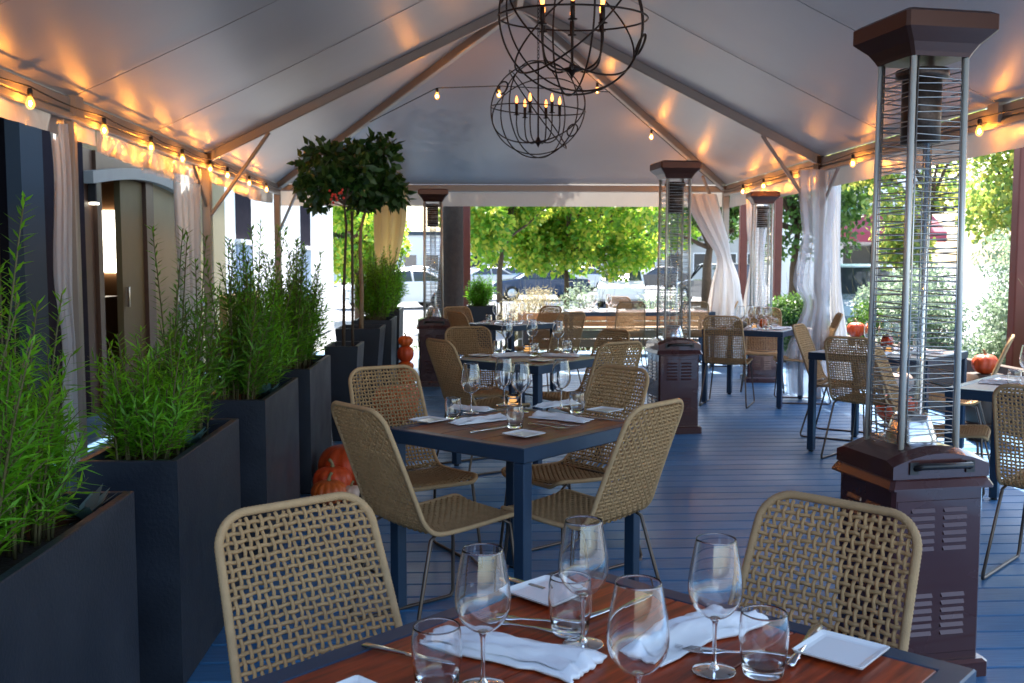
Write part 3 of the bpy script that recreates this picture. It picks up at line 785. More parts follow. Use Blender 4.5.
sp = [  # label, x, y, spread, hmin, hmax, n, seed, mat
 ('feathery shrub filling the left picture edge', -1.10, 2.02, (.12, .24), .34, .98, 44, 11, 'hedge_bright'),
 ('feathery shrub at the far end of the nearest planter', -1.10, 2.42, (.10, .19), .28, .70, 34, 12, 'hedge_bright'),
 ('low bright shrub at the near end of the second planter', -1.10, 3.50, (.12, .18), .16, .48, 34, 13, 'hedge_bright'),
 ('tall wispy shrub at the far end of the second planter', -1.10, 3.90, (.10, .17), .22, .86, 28, 14, 'hedge'),
 ('feathery shrub at the near end of the third planter', -1.10, 4.88, (.10, .20), .25, .80, 34, 15, 'hedge'),
 ('feathery shrub at the far end of the third planter', -1.10, 5.32, (.10, .20), .25, .92, 34, 16, 'hedge_bright'),
 ('feathery shrub at the near end of the fourth planter', -1.10, 6.20, (.10, .20), .3, .86, 34, 17, 'hedge'),
 ('feathery shrub at the far end of the fourth planter', -1.10, 6.65, (.10, .20), .3, .84, 34, 18, 'hedge_bright'),
]
for lab, x, y, s_, h0, h1, n, sd, mt in sp:
    stemplant(lab, (x, y, ZP), s_, h0, h1, n, .072 if y < 4.5 else .082, .0082 if y < 4.5 else .0100, mt, sd, extra=5)
rosette('blue-green succulent at the corner of the nearest planter', (-1.03, 2.68, ZP+.01), .11, 1)
rosette('blue-green succulent at the corner of the second planter', (-1.03, 3.72, ZP+.01), .11, 2)
rosette('blue-green succulent at the corner of the third planter', (-1.02, 5.10, ZP+.01), .11, 3)
planter('small tapered black planter with two thin dark trunks', -1.09, -.83, 7.72, 8.22, .75, .05, 'tapered planters of the left row')
planter('wide tapered black planter holding the pale-trunked topiary', -1.21, -.79, 9.30, 9.95, .78, .07, 'tapered planters of the left row')
planter('black planter behind the topiary planter', -1.15, -.76, 10.35, 11.15, .80, .02)
planter('last black planter of the left row, next to the gold-lit curtain', -1.12, -.77, 11.75, 12.55, .84, .02)
stemplant('bright dense shrub behind the pale topiary trunk', (-.97, 10.75, .74), (.15, .3), .35, .80, 60, .085, .013, 'hedge_bright', 31, pitch=.012, extra=6)
stemplant('bright dense shrub in the last planter of the left row', (-.95, 12.15, .78), (.15, .3), .35, .85, 60, .085, .014, 'hedge_bright', 32, pitch=.012, extra=6)
planter('dark square planter behind the fourth table', .02, .42, 13.55, 13.95, .80, .0, 'box planters at the back')
stemplant('lime green shrub in the dark square planter', (.2, 13.75, .74), (.14, .14), .25, .52, 40, .085, .016, 'hedge_bright', 33, pitch=.012, extra=5)

# leafy crown of scattered leaves
def crown(r, centres, n, L, W, mb=None):
    mb = mb or MB()
    tot = sum(c[1]**2 for c in centres)
    for c, rad, *q in centres:
        sz = q[0] if q else .8
        for k in range(int(n*rad*rad/tot)):
            d = rv(r); rr = rad*(r.random()**.45)
            p = Vector(c)+Vector((d.x*rr, d.y*rr, d.z*rr*sz))
            dd = (rv(r)+d*.5+Vector((0, 0, -.35))).normalized()
            leaf(mb, p, dd, rv(r), L*r.uniform(.6, 1.2), W*r.uniform(.7, 1.2))
    return mb
def branchy(mb, r, base, tips, rad, wob=.06):
    for tip in tips:
        b = Vector(base); tp = Vector(tip); pts = [b]
        for k in range(1, 5):
            u = k/5; pts.append(b.lerp(tp, u)+rv(r)*wob*(tp-b).length*.5)
        pts.append(tp); mb.tube(pts, [rad*(1-.8*k/5) for k in range(6)], 6)
def tree(name, label, base, trunk, crownc, n, L, W, leafm, barkm, trad, seed, group=None, cat='tree'):
    r = random.Random(seed); t = empty(name, label, cat, base, 0, group)
    mb = MB(); K = len(trunk); mb.tube(trunk, [trad*(1-.45*i/(K-1)) for i in range(K)], 10)
    top = trunk[-1]; branchy(mb, r, trunk[-1], [tuple(Vector(c[0])+rv(r)*c[1]*.3) for c in crownc], trad*.5)
    mb.build('trunk', M[barkm], t)
    crown(r, crownc, n, L, W).build('crown', M[leafm], t)
    return t
r = random.Random(5)
def blobs(r, c, R_, n, rad, sz=.8):
    out = []
    for i in range(n):
        d = rv(r); q = R_*r.random()**.4
        out.append(((c[0]+d.x*q, c[1]+d.y*q, c[2]+d.z*q*sz), rad*r.uniform(.6, 1.2)))
    return out
# two topiary trees inside the tent
tree('topiary_tree', 'dark leafy topiary tree with a pale trunk under the string lights', (-1.0, 9.62, .72), [(0, 0, 0), (.01, 0, .4), (.0, .0, .8), (.01, 0, 1.0), (.05, 0, 1.15)],
     blobs(r, (-.07, 0, 1.52), .44, 22, .165, .85)+[((.36, 0, 1.30), .12), ((-.40, 0, 1.28), .13), ((-.52, 0, 1.62), .08)], 3000, .105, .062, 'ficus', 'palebark', .022, 41, 'topiary trees')
t2 = tree('topiary_tree', 'dark topiary tree with two thin leaning stems and red blossoms', (-.97, 7.97, .70), [(0, 0, 0), (.01, 0, .5), (.035, 0, 1.0), (.02, 0, 1.15)],
     blobs(r, (-.02, 0, 1.38), .17, 8, .12, .8)+[((-.30, 0, 1.30), .07), ((-.24, .0, 1.40), .07)], 900, .085, .05, 'ficus', 'bark', .014, 42, 'topiary trees')
mb = MB(); mb.tube([(.07, .02, 0), (.075, .02, .5), (.08, .01, 1.1)], .011, 6); mb.build('second_stem', M['bark'], t2)
mb = MB()
for k in range(14):
    p = Vector((-.05+r.uniform(-.05, .09), -.14+r.uniform(-.03, .03), 1.18+r.uniform(-.06, .08))); mb.sphere(p, .011, seg=6, rings=4)
mb.build('blossom', M['redflower'], t2)

# ------------------------------------------------------------------ tent
XL, XR, XC = -2.53, 3.60, .54
ZE, ZA = 2.40, 3.92
YF, YM, YB = .8, 10.0, 13.7
tent = empty('frame_tent', 'white frame tent with gabled ceiling over the whole dining deck', 'tent', (XC, 5, 0))
TO = Vector((XC, 5, 0))
def T(p): return tuple(Vector(p)-TO)
# fabric with slight sag between frames, as one sheet with hip end
mb = MB()
def roofgrid(A, B, C, D, nu, nv, sag):
    A, B, C, D = map(Vector, (A, B, C, D)); vs = []; fs = []
    for i in range(nu+1):
        for j in range(nv+1):
            u = i/nu; v = j/nv; p = A.lerp(B, u).lerp(D.lerp(C, u), v)
            s = sag*math.sin(PI*u)*math.sin(PI*v)
            vs.append((p.x-TO.x, p.y-TO.y, p.z-s))
    for i in range(nu):
        for j in range(nv): fs.append((i*(nv+1)+j, (i+1)*(nv+1)+j, (i+1)*(nv+1)+j+1, i*(nv+1)+j+1))
    mb.add(vs, fs, None, True)
up = .055
for y0, y1 in ((YF, 3.3), (3.3, YM)):
    roofgrid((XL, y0, ZE+up), (XL, y1, ZE+up), (XC, y1, ZA+up), (XC, y0, ZA+up), 16, 10, .035)
    roofgrid((XR, y0, ZE+up), (XC, y0, ZA+up), (XC, y1, ZA+up), (XR, y1, ZE+up), 10, 16, .035)
roofgrid((XL, YM, ZE+up), (XL, YB, ZE+up), (XC, YM, ZA+up), (XC, YM, ZA+up), 10, 10, .03)
roofgrid((XR, YM, ZE+up), (XC, YM, ZA+up), (XC, YM, ZA+up), (XR, YB, ZE+up), 10, 10, .03)
roofgrid((XL, YB, ZE+up), (XR, YB, ZE+up), (XC, YM, ZA+up), (XC, YM, ZA+up), 12, 10, .03)
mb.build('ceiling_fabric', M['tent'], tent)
# welded seams of the fabric
for y in (4.9, 6.6, 8.3):
    for X0 in (XL+.02, XR-.02):
        pts = []
        for k in range(13):
            u = k/12; q = (X0+(XC-X0)*u, y+ (0), ZE+up+(ZA-ZE)*u-.035*math.sin(PI*u)*math.sin(PI*(y-3.3)/6.7)-.004)
            pts.append(T(q))
        mb = MB(); mb.tube(pts, .0028, 4, caps=False); mb.build('seam', M['tent'], tent)
def beam(p, q, w, h, name='beam', mat='alu'):
    p, q = Vector(p), Vector(q); d = (q-p).normalized(); s = d.cross(Vector((0, 0, 1))).normalized() if abs(d.z) < .99 else Vector((1, 0, 0)); u = s.cross(d)
    mb = MB(); rings = []
    c = .008
    for e in (p, q):
        rings.append([tuple(e-TO+s*a+u*b) for a, b in ((-w/2+c, -h/2), (w/2-c, -h/2), (w/2, -h/2+c), (w/2, h/2-c), (w/2-c, h/2), (-w/2+c, h/2), (-w/2, h/2-c), (-w/2, -h/2+c))])
    mb.loft(rings); return mb.build(name, M[mat], tent)
for X in (XL, XR):
    beam((X, YF, ZE), (X, YM-.05, ZE), .06, .09, 'eave_beam'); beam((X, YM+.05, ZE), (X, YB, ZE), .06, .09, 'eave_beam')
    beam((X+(.02 if X < 0 else -.02), YF, ZE-.075), (X+(.02 if X < 0 else -.02), YB-.03, ZE-.075), .04, .05, 'eave_beam')
beam((XL+.03, YB, ZE), (XR-.03, YB, ZE), .06, .09, 'eave_beam')
for Y in (3.3, YM):
    beam((XL, Y, ZE+.01), (XC, Y, ZA), .07, .09, 'rafter'); beam((XR, Y, ZE+.01), (XC, Y, ZA), .07, .09, 'rafter')
beam((XC, YF, ZA), (XC, YM, ZA), .07, .09, 'ridge_beam')
beam((XC, YM, ZA-.02), (XL, YB, ZE), .07, .09, 'rafter'); beam((XC, YM, ZA-.02), (XR, YB, ZE), .07, .09, 'rafter')
for X in (XL, XR):
    for Y in (3.3, 6.62, YM, YB):
        if Y == 6.62 and X > 0: continue
        beam((X, Y, 0), (X, Y, ZE-.045), .085 if Y != 6.62 else .06, .085 if Y != 6.62 else .06, 'post')
    s = 1 if X < 0 else -1
    k = (ZA-ZE)/(XC-XL)
    for Y in (YM,): beam((X+s*.03, Y-.01, 1.85), (X+s*.62, Y-.01, ZE+.62*k-.04), .035, .035, 'brace'); beam((X, Y-.05, 1.95), (X, Y-.5, ZE-.05), .03, .03, 'brace')
    beam((X+s*.02, YB-.03, 1.8), (X+s*.45, YB-.52, ZE+.13), .035, .035, 'brace')
    for Y in (6.62, YM): 
        mb = MB(); mb.box(-.06, .06, -.07, .07, -.075, .06); o = mb.build('joint_plate', M['iron'] if Y == YM else M['alu'], tent); o.location = T((X, Y, ZE))
# valances
def valance(p, q, h, mat, amp, seed, name='valance', scal=0):
    r = random.Random(seed); p, q = Vector(p), Vector(q); n = int((q-p).length/.05); d = (q-p).normalized(); s = Vector((d.y, -d.x, 0))
    mb = MB(); vs = []; fs = []; ph = [r.uniform(0, 6) for _ in range(4)]
    for i in range(n+1):
        for j in range(6):
            v = j/5; u = (q-p).length*i/n
            hh = h*(1+scal*math.sin(u*1.4+ph[3]))
            off = amp*v*(math.sin(u*7+ph[0])+.6*math.sin(u*17+ph[1]+v*2)+.5*math.sin(u*31+v*5+ph[2]))
            vs.append(tuple(p+d*u+s*off-Vector((0, 0, hh*v))-TO))
    for i in range(n):
        for j in range(5): fs.append((i*6+j, (i+1)*6+j, (i+1)*6+j+1, i*6+j+1))
    mb.add(vs, fs, None, True); return mb.build(name, M[mat], tent)
valance((XL-.06, YF, ZE+.03), (XL-.06, 7.2, ZE+.03), .22, 'valance', .006, 1)
valance((XL-.06, 7.25, ZE+.03), (XL-.06, YB, ZE+.03), .24, 'valance', .012, 2, scal=.12)
valance((XL-.03, 7.25, ZE-.1), (XL-.03, YM, ZE-.1), .15, 'vinyl', .03, 5, 'rolled_vinyl', .25)
valance((XR+.06, YF, ZE+.03), (XR+.06, YB, ZE+.03), .28, 'valance', .006, 3)
valance((XL, YB+.06, ZE+.075), (XR, YB+.06, ZE+.075), .315, 'valance', .005, 4)

# curtains gathered at posts
def curtain(label, c, prof_, mat, seed, name='curtain', tilt=0, ex=1.0):
    """prof_: list of (z, radius, dx) from top to bottom"""
    r = random.Random(seed); ph = r.uniform(0, 6); P_ = catmull(prof_, 8); mb = MB(); rings = []; seg = 72
    for i, (z, rad, dx) in enumerate(P_):
        ring = []
        for j in range(seg):
            a = 2*PI*j/seg; k = 1+.26*math.sin(9*a+ph+.6*math.sin(z*3))+.12*math.sin(17*a+z*2.5+ph)
            ring.append((dx+rad*k*math.cos(a)*ex, rad*k*math.sin(a)*.7, z))
        rings.append(ring)
    mb.loft(rings, caps=False, smooth=True); o = mb.build(name, M[mat]); o.location = (c[0], c[1], 0)
    return tag(o, label, 'curtain')
curtain('white curtain gathered at the back right corner', (3.45, 13.25, 0), [(2.30, .17, -.32), (2.05, .16, -.24), (1.7, .12, -.08), (1.45, .08, .02), (1.1, .15, .06), (.6, .20, .06), (.05, .20, .08)], 'curtain', 1)
curtain('second white curtain gathered behind the back right heater', (3.72, 12.6, 0), [(2.30, .12, 0), (1.8, .10, 0), (1.4, .07, 0), (.8, .12, 0), (.05, .14, 0)], 'curtain', 2)
curtain('clear plastic curtain bundled round the right tent post', (3.55, 9.96, 0), [(2.32, .16, .0), (2.0, .15, 0), (1.72, .12, 0), (1.62, .12, .0), (1.2, .15, -.02), (.95, .10, .02), (.5, .19, -.04), (.05, .22, .0)], 'vinyl', 3)
curtain('white drape hanging free just right of the bundled plastic curtain', (3.74, 9.95, 0), [(2.32, .05, -.02), (1.6, .04, .0), (1.0, .05, .03), (.05, .10, .12)], 'curtain', 8)
curtain('gold-lit curtain narrowing down beside the topiary', (-1.05, 13.5, 0), [(2.36, .17, .06), (2.0, .17, .04), (1.5, .13, .0), (1.1, .08, -.05), (.7, .09, -.04), (.05, .12, 0)], 'curtain_warmlit', 4)
curtain('pale crumpled drape tied to the left tent leg beside the open door', (-2.58, 6.62, 0), [(2.28, .06, .0), (1.9, .055, .01), (1.3, .06, -.01), (.8, .05, .01), (.05, .065, 0)], 'curtain', 5)
curtain('grey drape hanging behind the left tent post', (-2.64, 9.7, 0), [(2.28, .10, .0), (1.7, .09, 0), (1.1, .08, 0), (.05, .10, 0)], 'curtain', 6)

# ------------------------------------------------------------------ festoon lights
def envmat():
    m, nt, b = newmat('bulb_glass'); t = nt.nodes.new('ShaderNodeBsdfTransparent'); e = nt.nodes.new('ShaderNodeEmission')
    e.inputs['Color'].default_value = (1, .36, .05, 1); e.inputs['Strength'].default_value = .32
    a = nt.nodes.new('ShaderNodeAddShader'); nt.links.new(t.outputs[0], a.inputs[0]); nt.links.new(e.outputs[0], a.inputs[1]); nt.links.new(a.outputs[0], nt.nodes['Material Output'].inputs['Surface'])
    return m
M['bulbglass'] = envmat()
M['filament'] = pm('filament', (1, .8, .5), .5, emit=(1, .33, .035), estr=260)
BM = {}
def bulb_parts(root, p):
    if not BM:
        mb = MB(); mb.lathe([(0, .0), (.011, .0), (.015, -.01), (.015, -.045), (0, -.045)], 10); a = mb.build('socket', M['cable'])
        mb = MB(); mb.lathe(catmull([(.0005, -.118), (.015, -.112), (.024, -.096), (.025, -.082), (.017, -.060), (.011, -.046)], 3), 14); b = mb.build('bulb', M['bulbglass'], a)
        mb = MB(); mb.sphere((0, 0, -.084), .009, .009, .015, 8, 6); c = mb.build('filament', M['filament'], a)
        BM['x'] = (a, b, c); a.parent = root; a.location = p; return
    a, b, c = BM['x']; a2 = a.copy(); COL.objects.link(a2); a2.parent = root; a2.location = p
    for q in (b, c): q2 = q.copy(); COL.objects.link(q2); q2.parent = a2
def festoon(label, pts, bulbs, group='festoon lights'):
    t = empty('festoon_lights', label, 'string lights', (0, 0, 0), 0, group)
    mb = MB(); mb.tube(pts, .005, 5); mb.build('cable', M['cable'], t)
    for b in bulbs:
        bulb_parts(t, b)
    return t
ys = [2.6, 3.7, 4.75, 5.79, 6.94, 7.95, 8.81, 9.75, 10.45, 11.48, 12.46]
zs = ZE-.02
xb = XL+.10
def wirey(x, ys_, z, sag=.02):
    out = []
    for i in range(len(ys_)-1):
        for k in range(6):
            u = k/6; out.append((x, ys_[i]+(ys_[i+1]-ys_[i])*u, z-.0-sag*math.sin(PI*u)))
    out.append((x, ys_[-1], z)); return out
festoon('string of warm bulbs along the left eave of the tent', wirey(xb, [-1]+ys+[13.5], zs), [(xb, y, zs-.01) for y in ys])
yr = [2.9, 4.9, 6.71, 8.93, 10.65, 11.63, 12.5]; xr = XR-.10
festoon('string of warm bulbs along the right eave of the tent', wirey(xr, [-1]+yr+[13.5], zs), [(xr, y, zs-.01) for y in yr])
# along the right hip rafter and across
A_ = Vector((XC, YM, ZA-.08)); B_ = Vector((XR, YB, ZE-.06))
hb = [A_.lerp(B_, u)+Vector((0, -.05, -.03)) for u in (.30, .555, .775)]
festoon('string of warm bulbs under the right hip rafter', [tuple(A_.lerp(B_, k/12)+Vector((0, -.05, -.02))) for k in range(1, 12)], [tuple(h) for h in hb])
pa = deep(370, 122, 11.2); pb = deep(437, 88, 10.6); pc = deep(499, 86, 10.3); pd = deep(610, 92, 10.7)
festoon('loose wire with two warm bulbs crossing the ceiling by the smaller chandelier', [pa, pb, pc, pd], [pb, pc])

# ------------------------------------------------------------------ chandeliers
def make_chandelier():
    t = empty('orb_chandelier', 'x', 'chandelier')
    Rr = .415
    def ring(m4, rad=Rr, flat=.009):
        mb = MB(); mb.tube([m4 @ Vector((rad*math.cos(2*PI*k/72), rad*math.sin(2*PI*k/72), 0)) for k in range(72)], flat*.62, 6, closed=True); return mb
    for m4 in (Matrix.Rotation(R(90), 4, 'X'), Matrix.Rotation(R(90), 4, 'Y'), Matrix.Rotation(R(4), 4, 'X'),
               Matrix.Rotation(R(52), 4, 'X') @ Matrix.Rotation(R(20), 4, 'Y'), Matrix.Rotation(R(-48), 4, 'Y') @ Matrix.Rotation(R(15), 4, 'X'), Matrix.Rotation(R(45), 4, 'Z') @ Matrix.Rotation(R(62), 4, 'Y')):
        ring(m4).build('ring', M['iron'], t)
    for sx in (-1, 1):
        mb = MB(); c = Vector((sx*Rr*.86, -.12*sx, -.15*sx))
        mb.tube([c+Vector((0.02*math.sin(2*PI*k/24), .055*math.cos(2*PI*k/24), .055*math.sin(2*PI*k/24))) for k in range(24)], .007, 6, closed=True); mb.build('boss', M['iron'], t)
    mb = MB(); mb.tube([(0, 0, Rr), (0, 0, -.28)], .008, 8)
    mb.lathe([(0, -.33), (.01, -.31), (.02, -.295), (.055, -.285), (.055, -.275), (.02, -.265), (.012, -.24), (0, -.24)], 16); mb.build('hub', M['iron'], t)
    for k in range(6):
        a = 2*PI*k/6+.25; c, s = math.cos(a), math.sin(a); D = -.055
        mb = MB(); mb.tube([(c*q[0], s*q[0], q[1]) for q in catmull([(.01, -.27), (.09, -.285), (.165, -.24), (.19, -.14), (.19, D)], 5)], .006, 6)
        mb.lathe([(0, D), (.026, D+.004), (.026, D+.009), (0, D+.009)], 12, cx=c*.19, cy=s*.19)
        ar = mb.build('arm', M['iron'], t)
        mb = MB(); mb.lathe([(0, D+.009), (.0135, D+.009), (.0135, D+.10), (0, D+.10)], 10, cx=c*.19, cy=s*.19); mb.build('candle_sleeve', M['iron'], ar)
        mb = MB(); mb.lathe(catmull([(.004, D+.10), (.010, D+.112), (.0125, D+.128), (.009, D+.148), (.0005, D+.172)], 3), 10, cx=c*.19, cy=s*.19); mb.build('flame_bulb', M['flame'], ar)
    mb = MB()
    for k in range(26):
        z = Rr+.01+k*.032; a = PI/2*(k % 2)
        mb.tube([(math.cos(a)*.010*math.cos(b), math.sin(a)*.010*math.cos(b), z+.021*math.sin(b)) for b in [2*PI*j/10 for j in range(10)]], .0028, 5, closed=True)
    mb.build('chain', M['iron'], t)
    return t
CD = Proto(make_chandelier)
CD.put('larger nearer orb chandelier cut by the top picture edge', (.60, 5.62, 2.745), R(10), 'orb chandeliers')
CD.put('smaller farther orb chandelier hanging below the ridge', (.60, 8.2, 2.635), R(50), 'orb chandeliers', .93)

# ------------------------------------------------------------------ restaurant building on the left
bl = empty('restaurant_building', 'beige and white restaurant wall with open doorway behind the planters', 'building', (-3.4, 9, 0))
BO = Vector((-3.4, 9, 0))
def bbox(name, mat, x0, x1, y0, y1, z0, z1, parent=None, bev=0):
    mb = MB(); mb.box(x0-BO.x, x1-BO.x, y0-BO.y, y1-BO.y, z0, z1, bev=bev); return mb.build(name, M[mat], parent or bl)
XW = -3.4
bbox('wall', 'dkwood', XW-.3, XW, 9.15, 9.37, 0, 2.42); bbox('wall', 'stucco', XW-.3, XW, 9.15, 9.5, 2.421, 3.6); bbox('wall', 'stucco', XW-.3, XW, 11.05, 12.0, 0, 3.6); bbox('wall', 'stucco', XW-.3, XW, 9.5, 11.05, 2.42, 3.6)
bbox('wall', 'stucco', XW-.3, XW, 12.95, 14.4, 0, 3.6); bbox('wall', 'stucco', XW-.3, XW, 12.0, 12.95, 0, .9); bbox('wall', 'stucco', XW-.3, XW, 12.0, 12.95, 2.5, 3.6)
bbox('wall', 'dkpanel', XW-.3, XW, -6, 6.6, 0, 3.6)
bbox('wall', 'dkpanel', XW-.3, XW, 8.15, 9.15, 0, 3.6)
bbox('wall', 'dkpanel', XW-.3, XW, 6.6, 7.75, 0, .9); bbox('wall', 'dkpanel', XW-.3, XW, 6.6, 7.75, 2.7, 3.6)
bbox('mullion', 'slate', XW-.05, XW+.06, 7.75, 8.15, 0, 2.95)
bbox('window', 'warmroom', XW-1.8, XW-1.75, 6.0, 8.4, 0, 3.4)
# arched head over the doorway
mb = MB(); n = 16; ring = []
for k in range(n+1):
    y = 9.14+3.5*k/n; z = 2.10+.15*math.sin(PI*k/n)
    ring.append([(.005, y-BO.y, z), (.09, y-BO.y, z), (.09, y-BO.y, z+.11), (.005, y-BO.y, z+.11)])
mb.loft(ring); mb.build('arch_moulding', M['archgrey'], bl)
df = bbox('door_frame', 'dkwood', XW-.14, XW+.03, 9.38, 9.50, 0, 2.42); bbox('door_jamb', 'dkwood', XW-.14, XW+.03, 10.80, 11.05, 0, 2.42, df); bbox('door_head', 'dkwood', XW-.14, XW+.03, 9.50, 10.80, 2.24, 2.42, df)
d = bbox('door', 'doorolive', XW-.07, XW-.01, 10.12, 10.79, .02, 2.23)
bbox('door_handle', 'steel', XW-.009, XW+.03, 10.18, 10.21, .95, 1.15, d)
bbox('interior_wall', 'warmroom', -6.6, XW-.32, 14.285, 14.295, 0, 3.4); bbox('interior_window', 'litglass', -5.35, -4.6, 14.25, 14.28, 1.25, 2.12); bbox('counter', 'dkwood', XW-2.3, XW-1.2, 11.5, 13.6, .0, .95)
w = bbox('window', 'winglass', XW-.12, XW-.08, 12.0, 12.95, .9, 2.5); bbox('window_frame', 'slate', XW-.02, XW+.03, 12.44, 12.50, .9, 2.5, w); bbox('sill', 'bluepanel', XW-.02, XW+.06, 11.95, 13.0, .84, .9, w)
bbox('wall', 'white', XW-.3, XW, 14.4, 26, -.3, 4.2)
for (a, b_) in ((15.05, 16.1), (20.9, 22.2)):
    w = bbox('window', 'dkpanel', XW-.02, XW+.012, a, b_, 1.74, 3.0); bbox('sill', 'white', XW, XW+.09, a-.06, b_+.06, 1.66, 1.74, w); bbox('panel', 'bluepanel', XW, XW+.02, a, b_, .2, 1.66, w)
bbox('roof', 'slate', XW-8, XW+.85, -6.3, 14.4, 3.6, 3.85); bbox('roof', 'slate', XW-8, XW+.2, 14.5, 26.3, 4.2, 4.5)
bbox('wall', 'white', XW-8, XW-.31, 25.7, 26, -.3, 4.2)
bbox('back_wall', 'warmroom', XW-8, XW-7.9, -6, 14.3, 0, 3.6); bbox('end_wall', 'dkpanel', XW-8, XW-.3, -6.2, -6.0, 0, 3.6); bbox('party_wall', 'white', XW-8, XW-.31, 14.3, 14.5, 0, 4.2)
bbox('interior_floor', 'dkwood', XW-7.9, XW-.3, -6, 14.3, -.1, -.01)
# sconce
s = empty('wall_lantern', 'small black wall lantern beside the open restaurant door', 'lamp', (XW+.03, 9.28, 2.02))
mb = MB(); mb.box(-.03, .05, -.05, .05, -.08, .10, bev=.008); mb.build('housing', M['heatblack'], s)
mb = MB(); mb.box(-.02, .04, -.04, .04, -.10, -.082); mb.build('lens', M['litglass'], s)
# wicker screen and box hedge of the terrace beyond
mb = MB(); mb.box(-.04, .04, -.95, .95, .0, 1.02, bev=.01); o = mb.build('wicker_screen', M['wicker']); o.location = (-2.75, 12.4, 0); tag(o, 'yellow woven screen standing between the left tent posts', 'screen')

# ------------------------------------------------------------------ posts outside, wooden edge, shrubs
def rust_post(label, x, y, h=3.0, w=.105):
    t = empty('pergola_post', label, 'post', (x, y, -.3), 0, 'rust red posts')
    mb = MB(); mb.box(-w/2, w/2, -w/2, w/2, 0, h, bev=.01); mb.build('shaft', M['rust'], t)
    mb = MB(); mb.box(-w*.75, w*.75, -w*.75, w*.75, 0, .25, bev=.01); mb.build('plinth', M['concrete'], t)
rust_post('rust red post beside the dark tree trunk at the back', .03, 14.6)
rust_post('rust red post behind the back right heater, left of the two', 4.05, 14.4)
rust_post('rust red post right of the back right heater', 4.72, 14.9)
rust_post('dark red post at the right picture edge', 4.66, 8.2, 2.9, .11)
def bush(label, c, rad, h, leafm, seed, n=1800, L=.055, W=.022, group='silvery shrubs beyond the deck'):
    r = random.Random(seed); t = empty('leafy_bush', label, 'bush', (c[0], c[1], c[2]), 0, group)
    bl_ = []
    for i in range(9): a = r.uniform(0, 6.28); q = rad*r.uniform(.1, .65); bl_.append(((q*math.cos(a), q*math.sin(a), h*r.uniform(.3, .85)), rad*r.uniform(.3, .5)))
    mb = MB(); branchy(mb, r, (0, 0, 0), [b[0] for b in bl_], .02, .1)
    for i in range(24):
        a = r.uniform(0, 6.28); q = rad*r.uniform(.2, .9); branchy(mb, r, (0, 0, h*.2), [(q*math.cos(a), q*math.sin(a), h*r.uniform(.7, 1.1))], .006, .1)
    mb.build('stem', M['stem'], t); crown(r, bl_, n, L, W).build('foliage', M[leafm], t)
    return t
# low brown planter wall at the right deck edge
mb = MB()
for k in range(4): mb.box(4.45, 4.52, 6.0, 13.8, -.05+.15*k, .09+.15*k, bev=.006)
tag(mb.build('edge_board_wall', M['dkwood']), 'low brown board wall along the right edge of the deck', 'low wall')
bz = -.36
bs = [((4.95, 7.6), .55, 1.60, 'olive', 'pale silvery bush behind the near heater at the right'), ((5.35, 9.0), .65, 1.75, 'olive', 'silvery bush seen right of the near heater posts'),
      ((5.9, 8.0), .6, 1.9, 'olive', 'silvery bush at the right picture edge'), ((5.0, 10.6), .6, 1.55, 'olive', 'silvery bush seen through the near heater wires'),
      ((5.1, 12.2), .6, 1.5, 'darktree', 'green bush left of the bundled plastic curtain'), ((4.75, 13.6), .5, 1.5, 'darktree', 'green bush right of the red post'), ((6.6, 11.2), .8, 1.9, 'olive', 'tall pale bush beyond the right shrubs')]
for i, (c, rd, h, lm, lab) in enumerate(bs): bush(lab, (c[0], c[1], bz), rd*1.15, h, lm, 60+i, 6500, .06, .028)
for i, (x_, y_, h_, lab) in enumerate([(6.9, 9.2, 2.2, 'tall pale green bush behind the first row of right shrubs'), (7.6, 12.6, 2.3, 'tall bush at the far right behind the silvery ones'), (8.6, 10.6, 2.6, 'tallest bush at the right, under the yellow-leaved tree'), (6.3, 14.2, 1.9, 'bush right of the bundled plastic curtain')]):
    bush(lab, (x_, y_, bz), .95, h_, 'olive' if i % 2 else 'darktree', 160+i, 7000, .075, .034)
bush('grey twiggy bush behind the fourth table', (1.1, 16.4, bz), .55, 1.45, 'dry', 80, 1500, .07, .012, 'bushes beyond the back of the tent')
bush('grey-green bush behind the long back table', (2.0, 16.2, bz), .6, 1.5, 'olive', 81, 1700, .07, .016, 'bushes beyond the back of the tent')
bush('pale green bush left of the white curtain', (3.3, 16.4, bz), .6, 1.35, 'olive', 82, 1700, .06, .022, 'bushes beyond the back of the tent')
bush('dry straw-coloured grass clump before the dark blue car', (1.0, 20.5, -.24), .9, 1.1, 'dry', 83, 1800, .12, .012, 'bushes beyond the back of the tent')
def groundcover(name, x0, x1, y0, y1, z, n, mat, seed, hh=.25):
    r = random.Random(seed); mb = MB()
    for k in range(n):
        p = Vector((r.uniform(x0, x1), r.uniform(y0, y1), z+r.random()**2*hh)); leaf(mb, p, (rv(r)+Vector((0, 0, .9))).normalized(), rv(r), r.uniform(.06, .13), r.uniform(.02, .04))
    return tag(mb.build(name, M[mat]), kind='stuff')
groundcover('ground_cover', 4.6, 9.5, 5.5, 17, -.36, 26000, 'olive', 5, .45)
groundcover('ground_cover', -1.5, 4.6, 15.8, 17.1, -.36, 7000, 'olive', 6, .35)
mb = MB(); mb.box(4.6, 9.6, 5.4, 17.1, -.36, -.33); mb.box(-1.6, 4.599, 15.7, 17.1, -.36, -.33)
tag(mb.build('soil_bed', M['soil']), kind='structure')
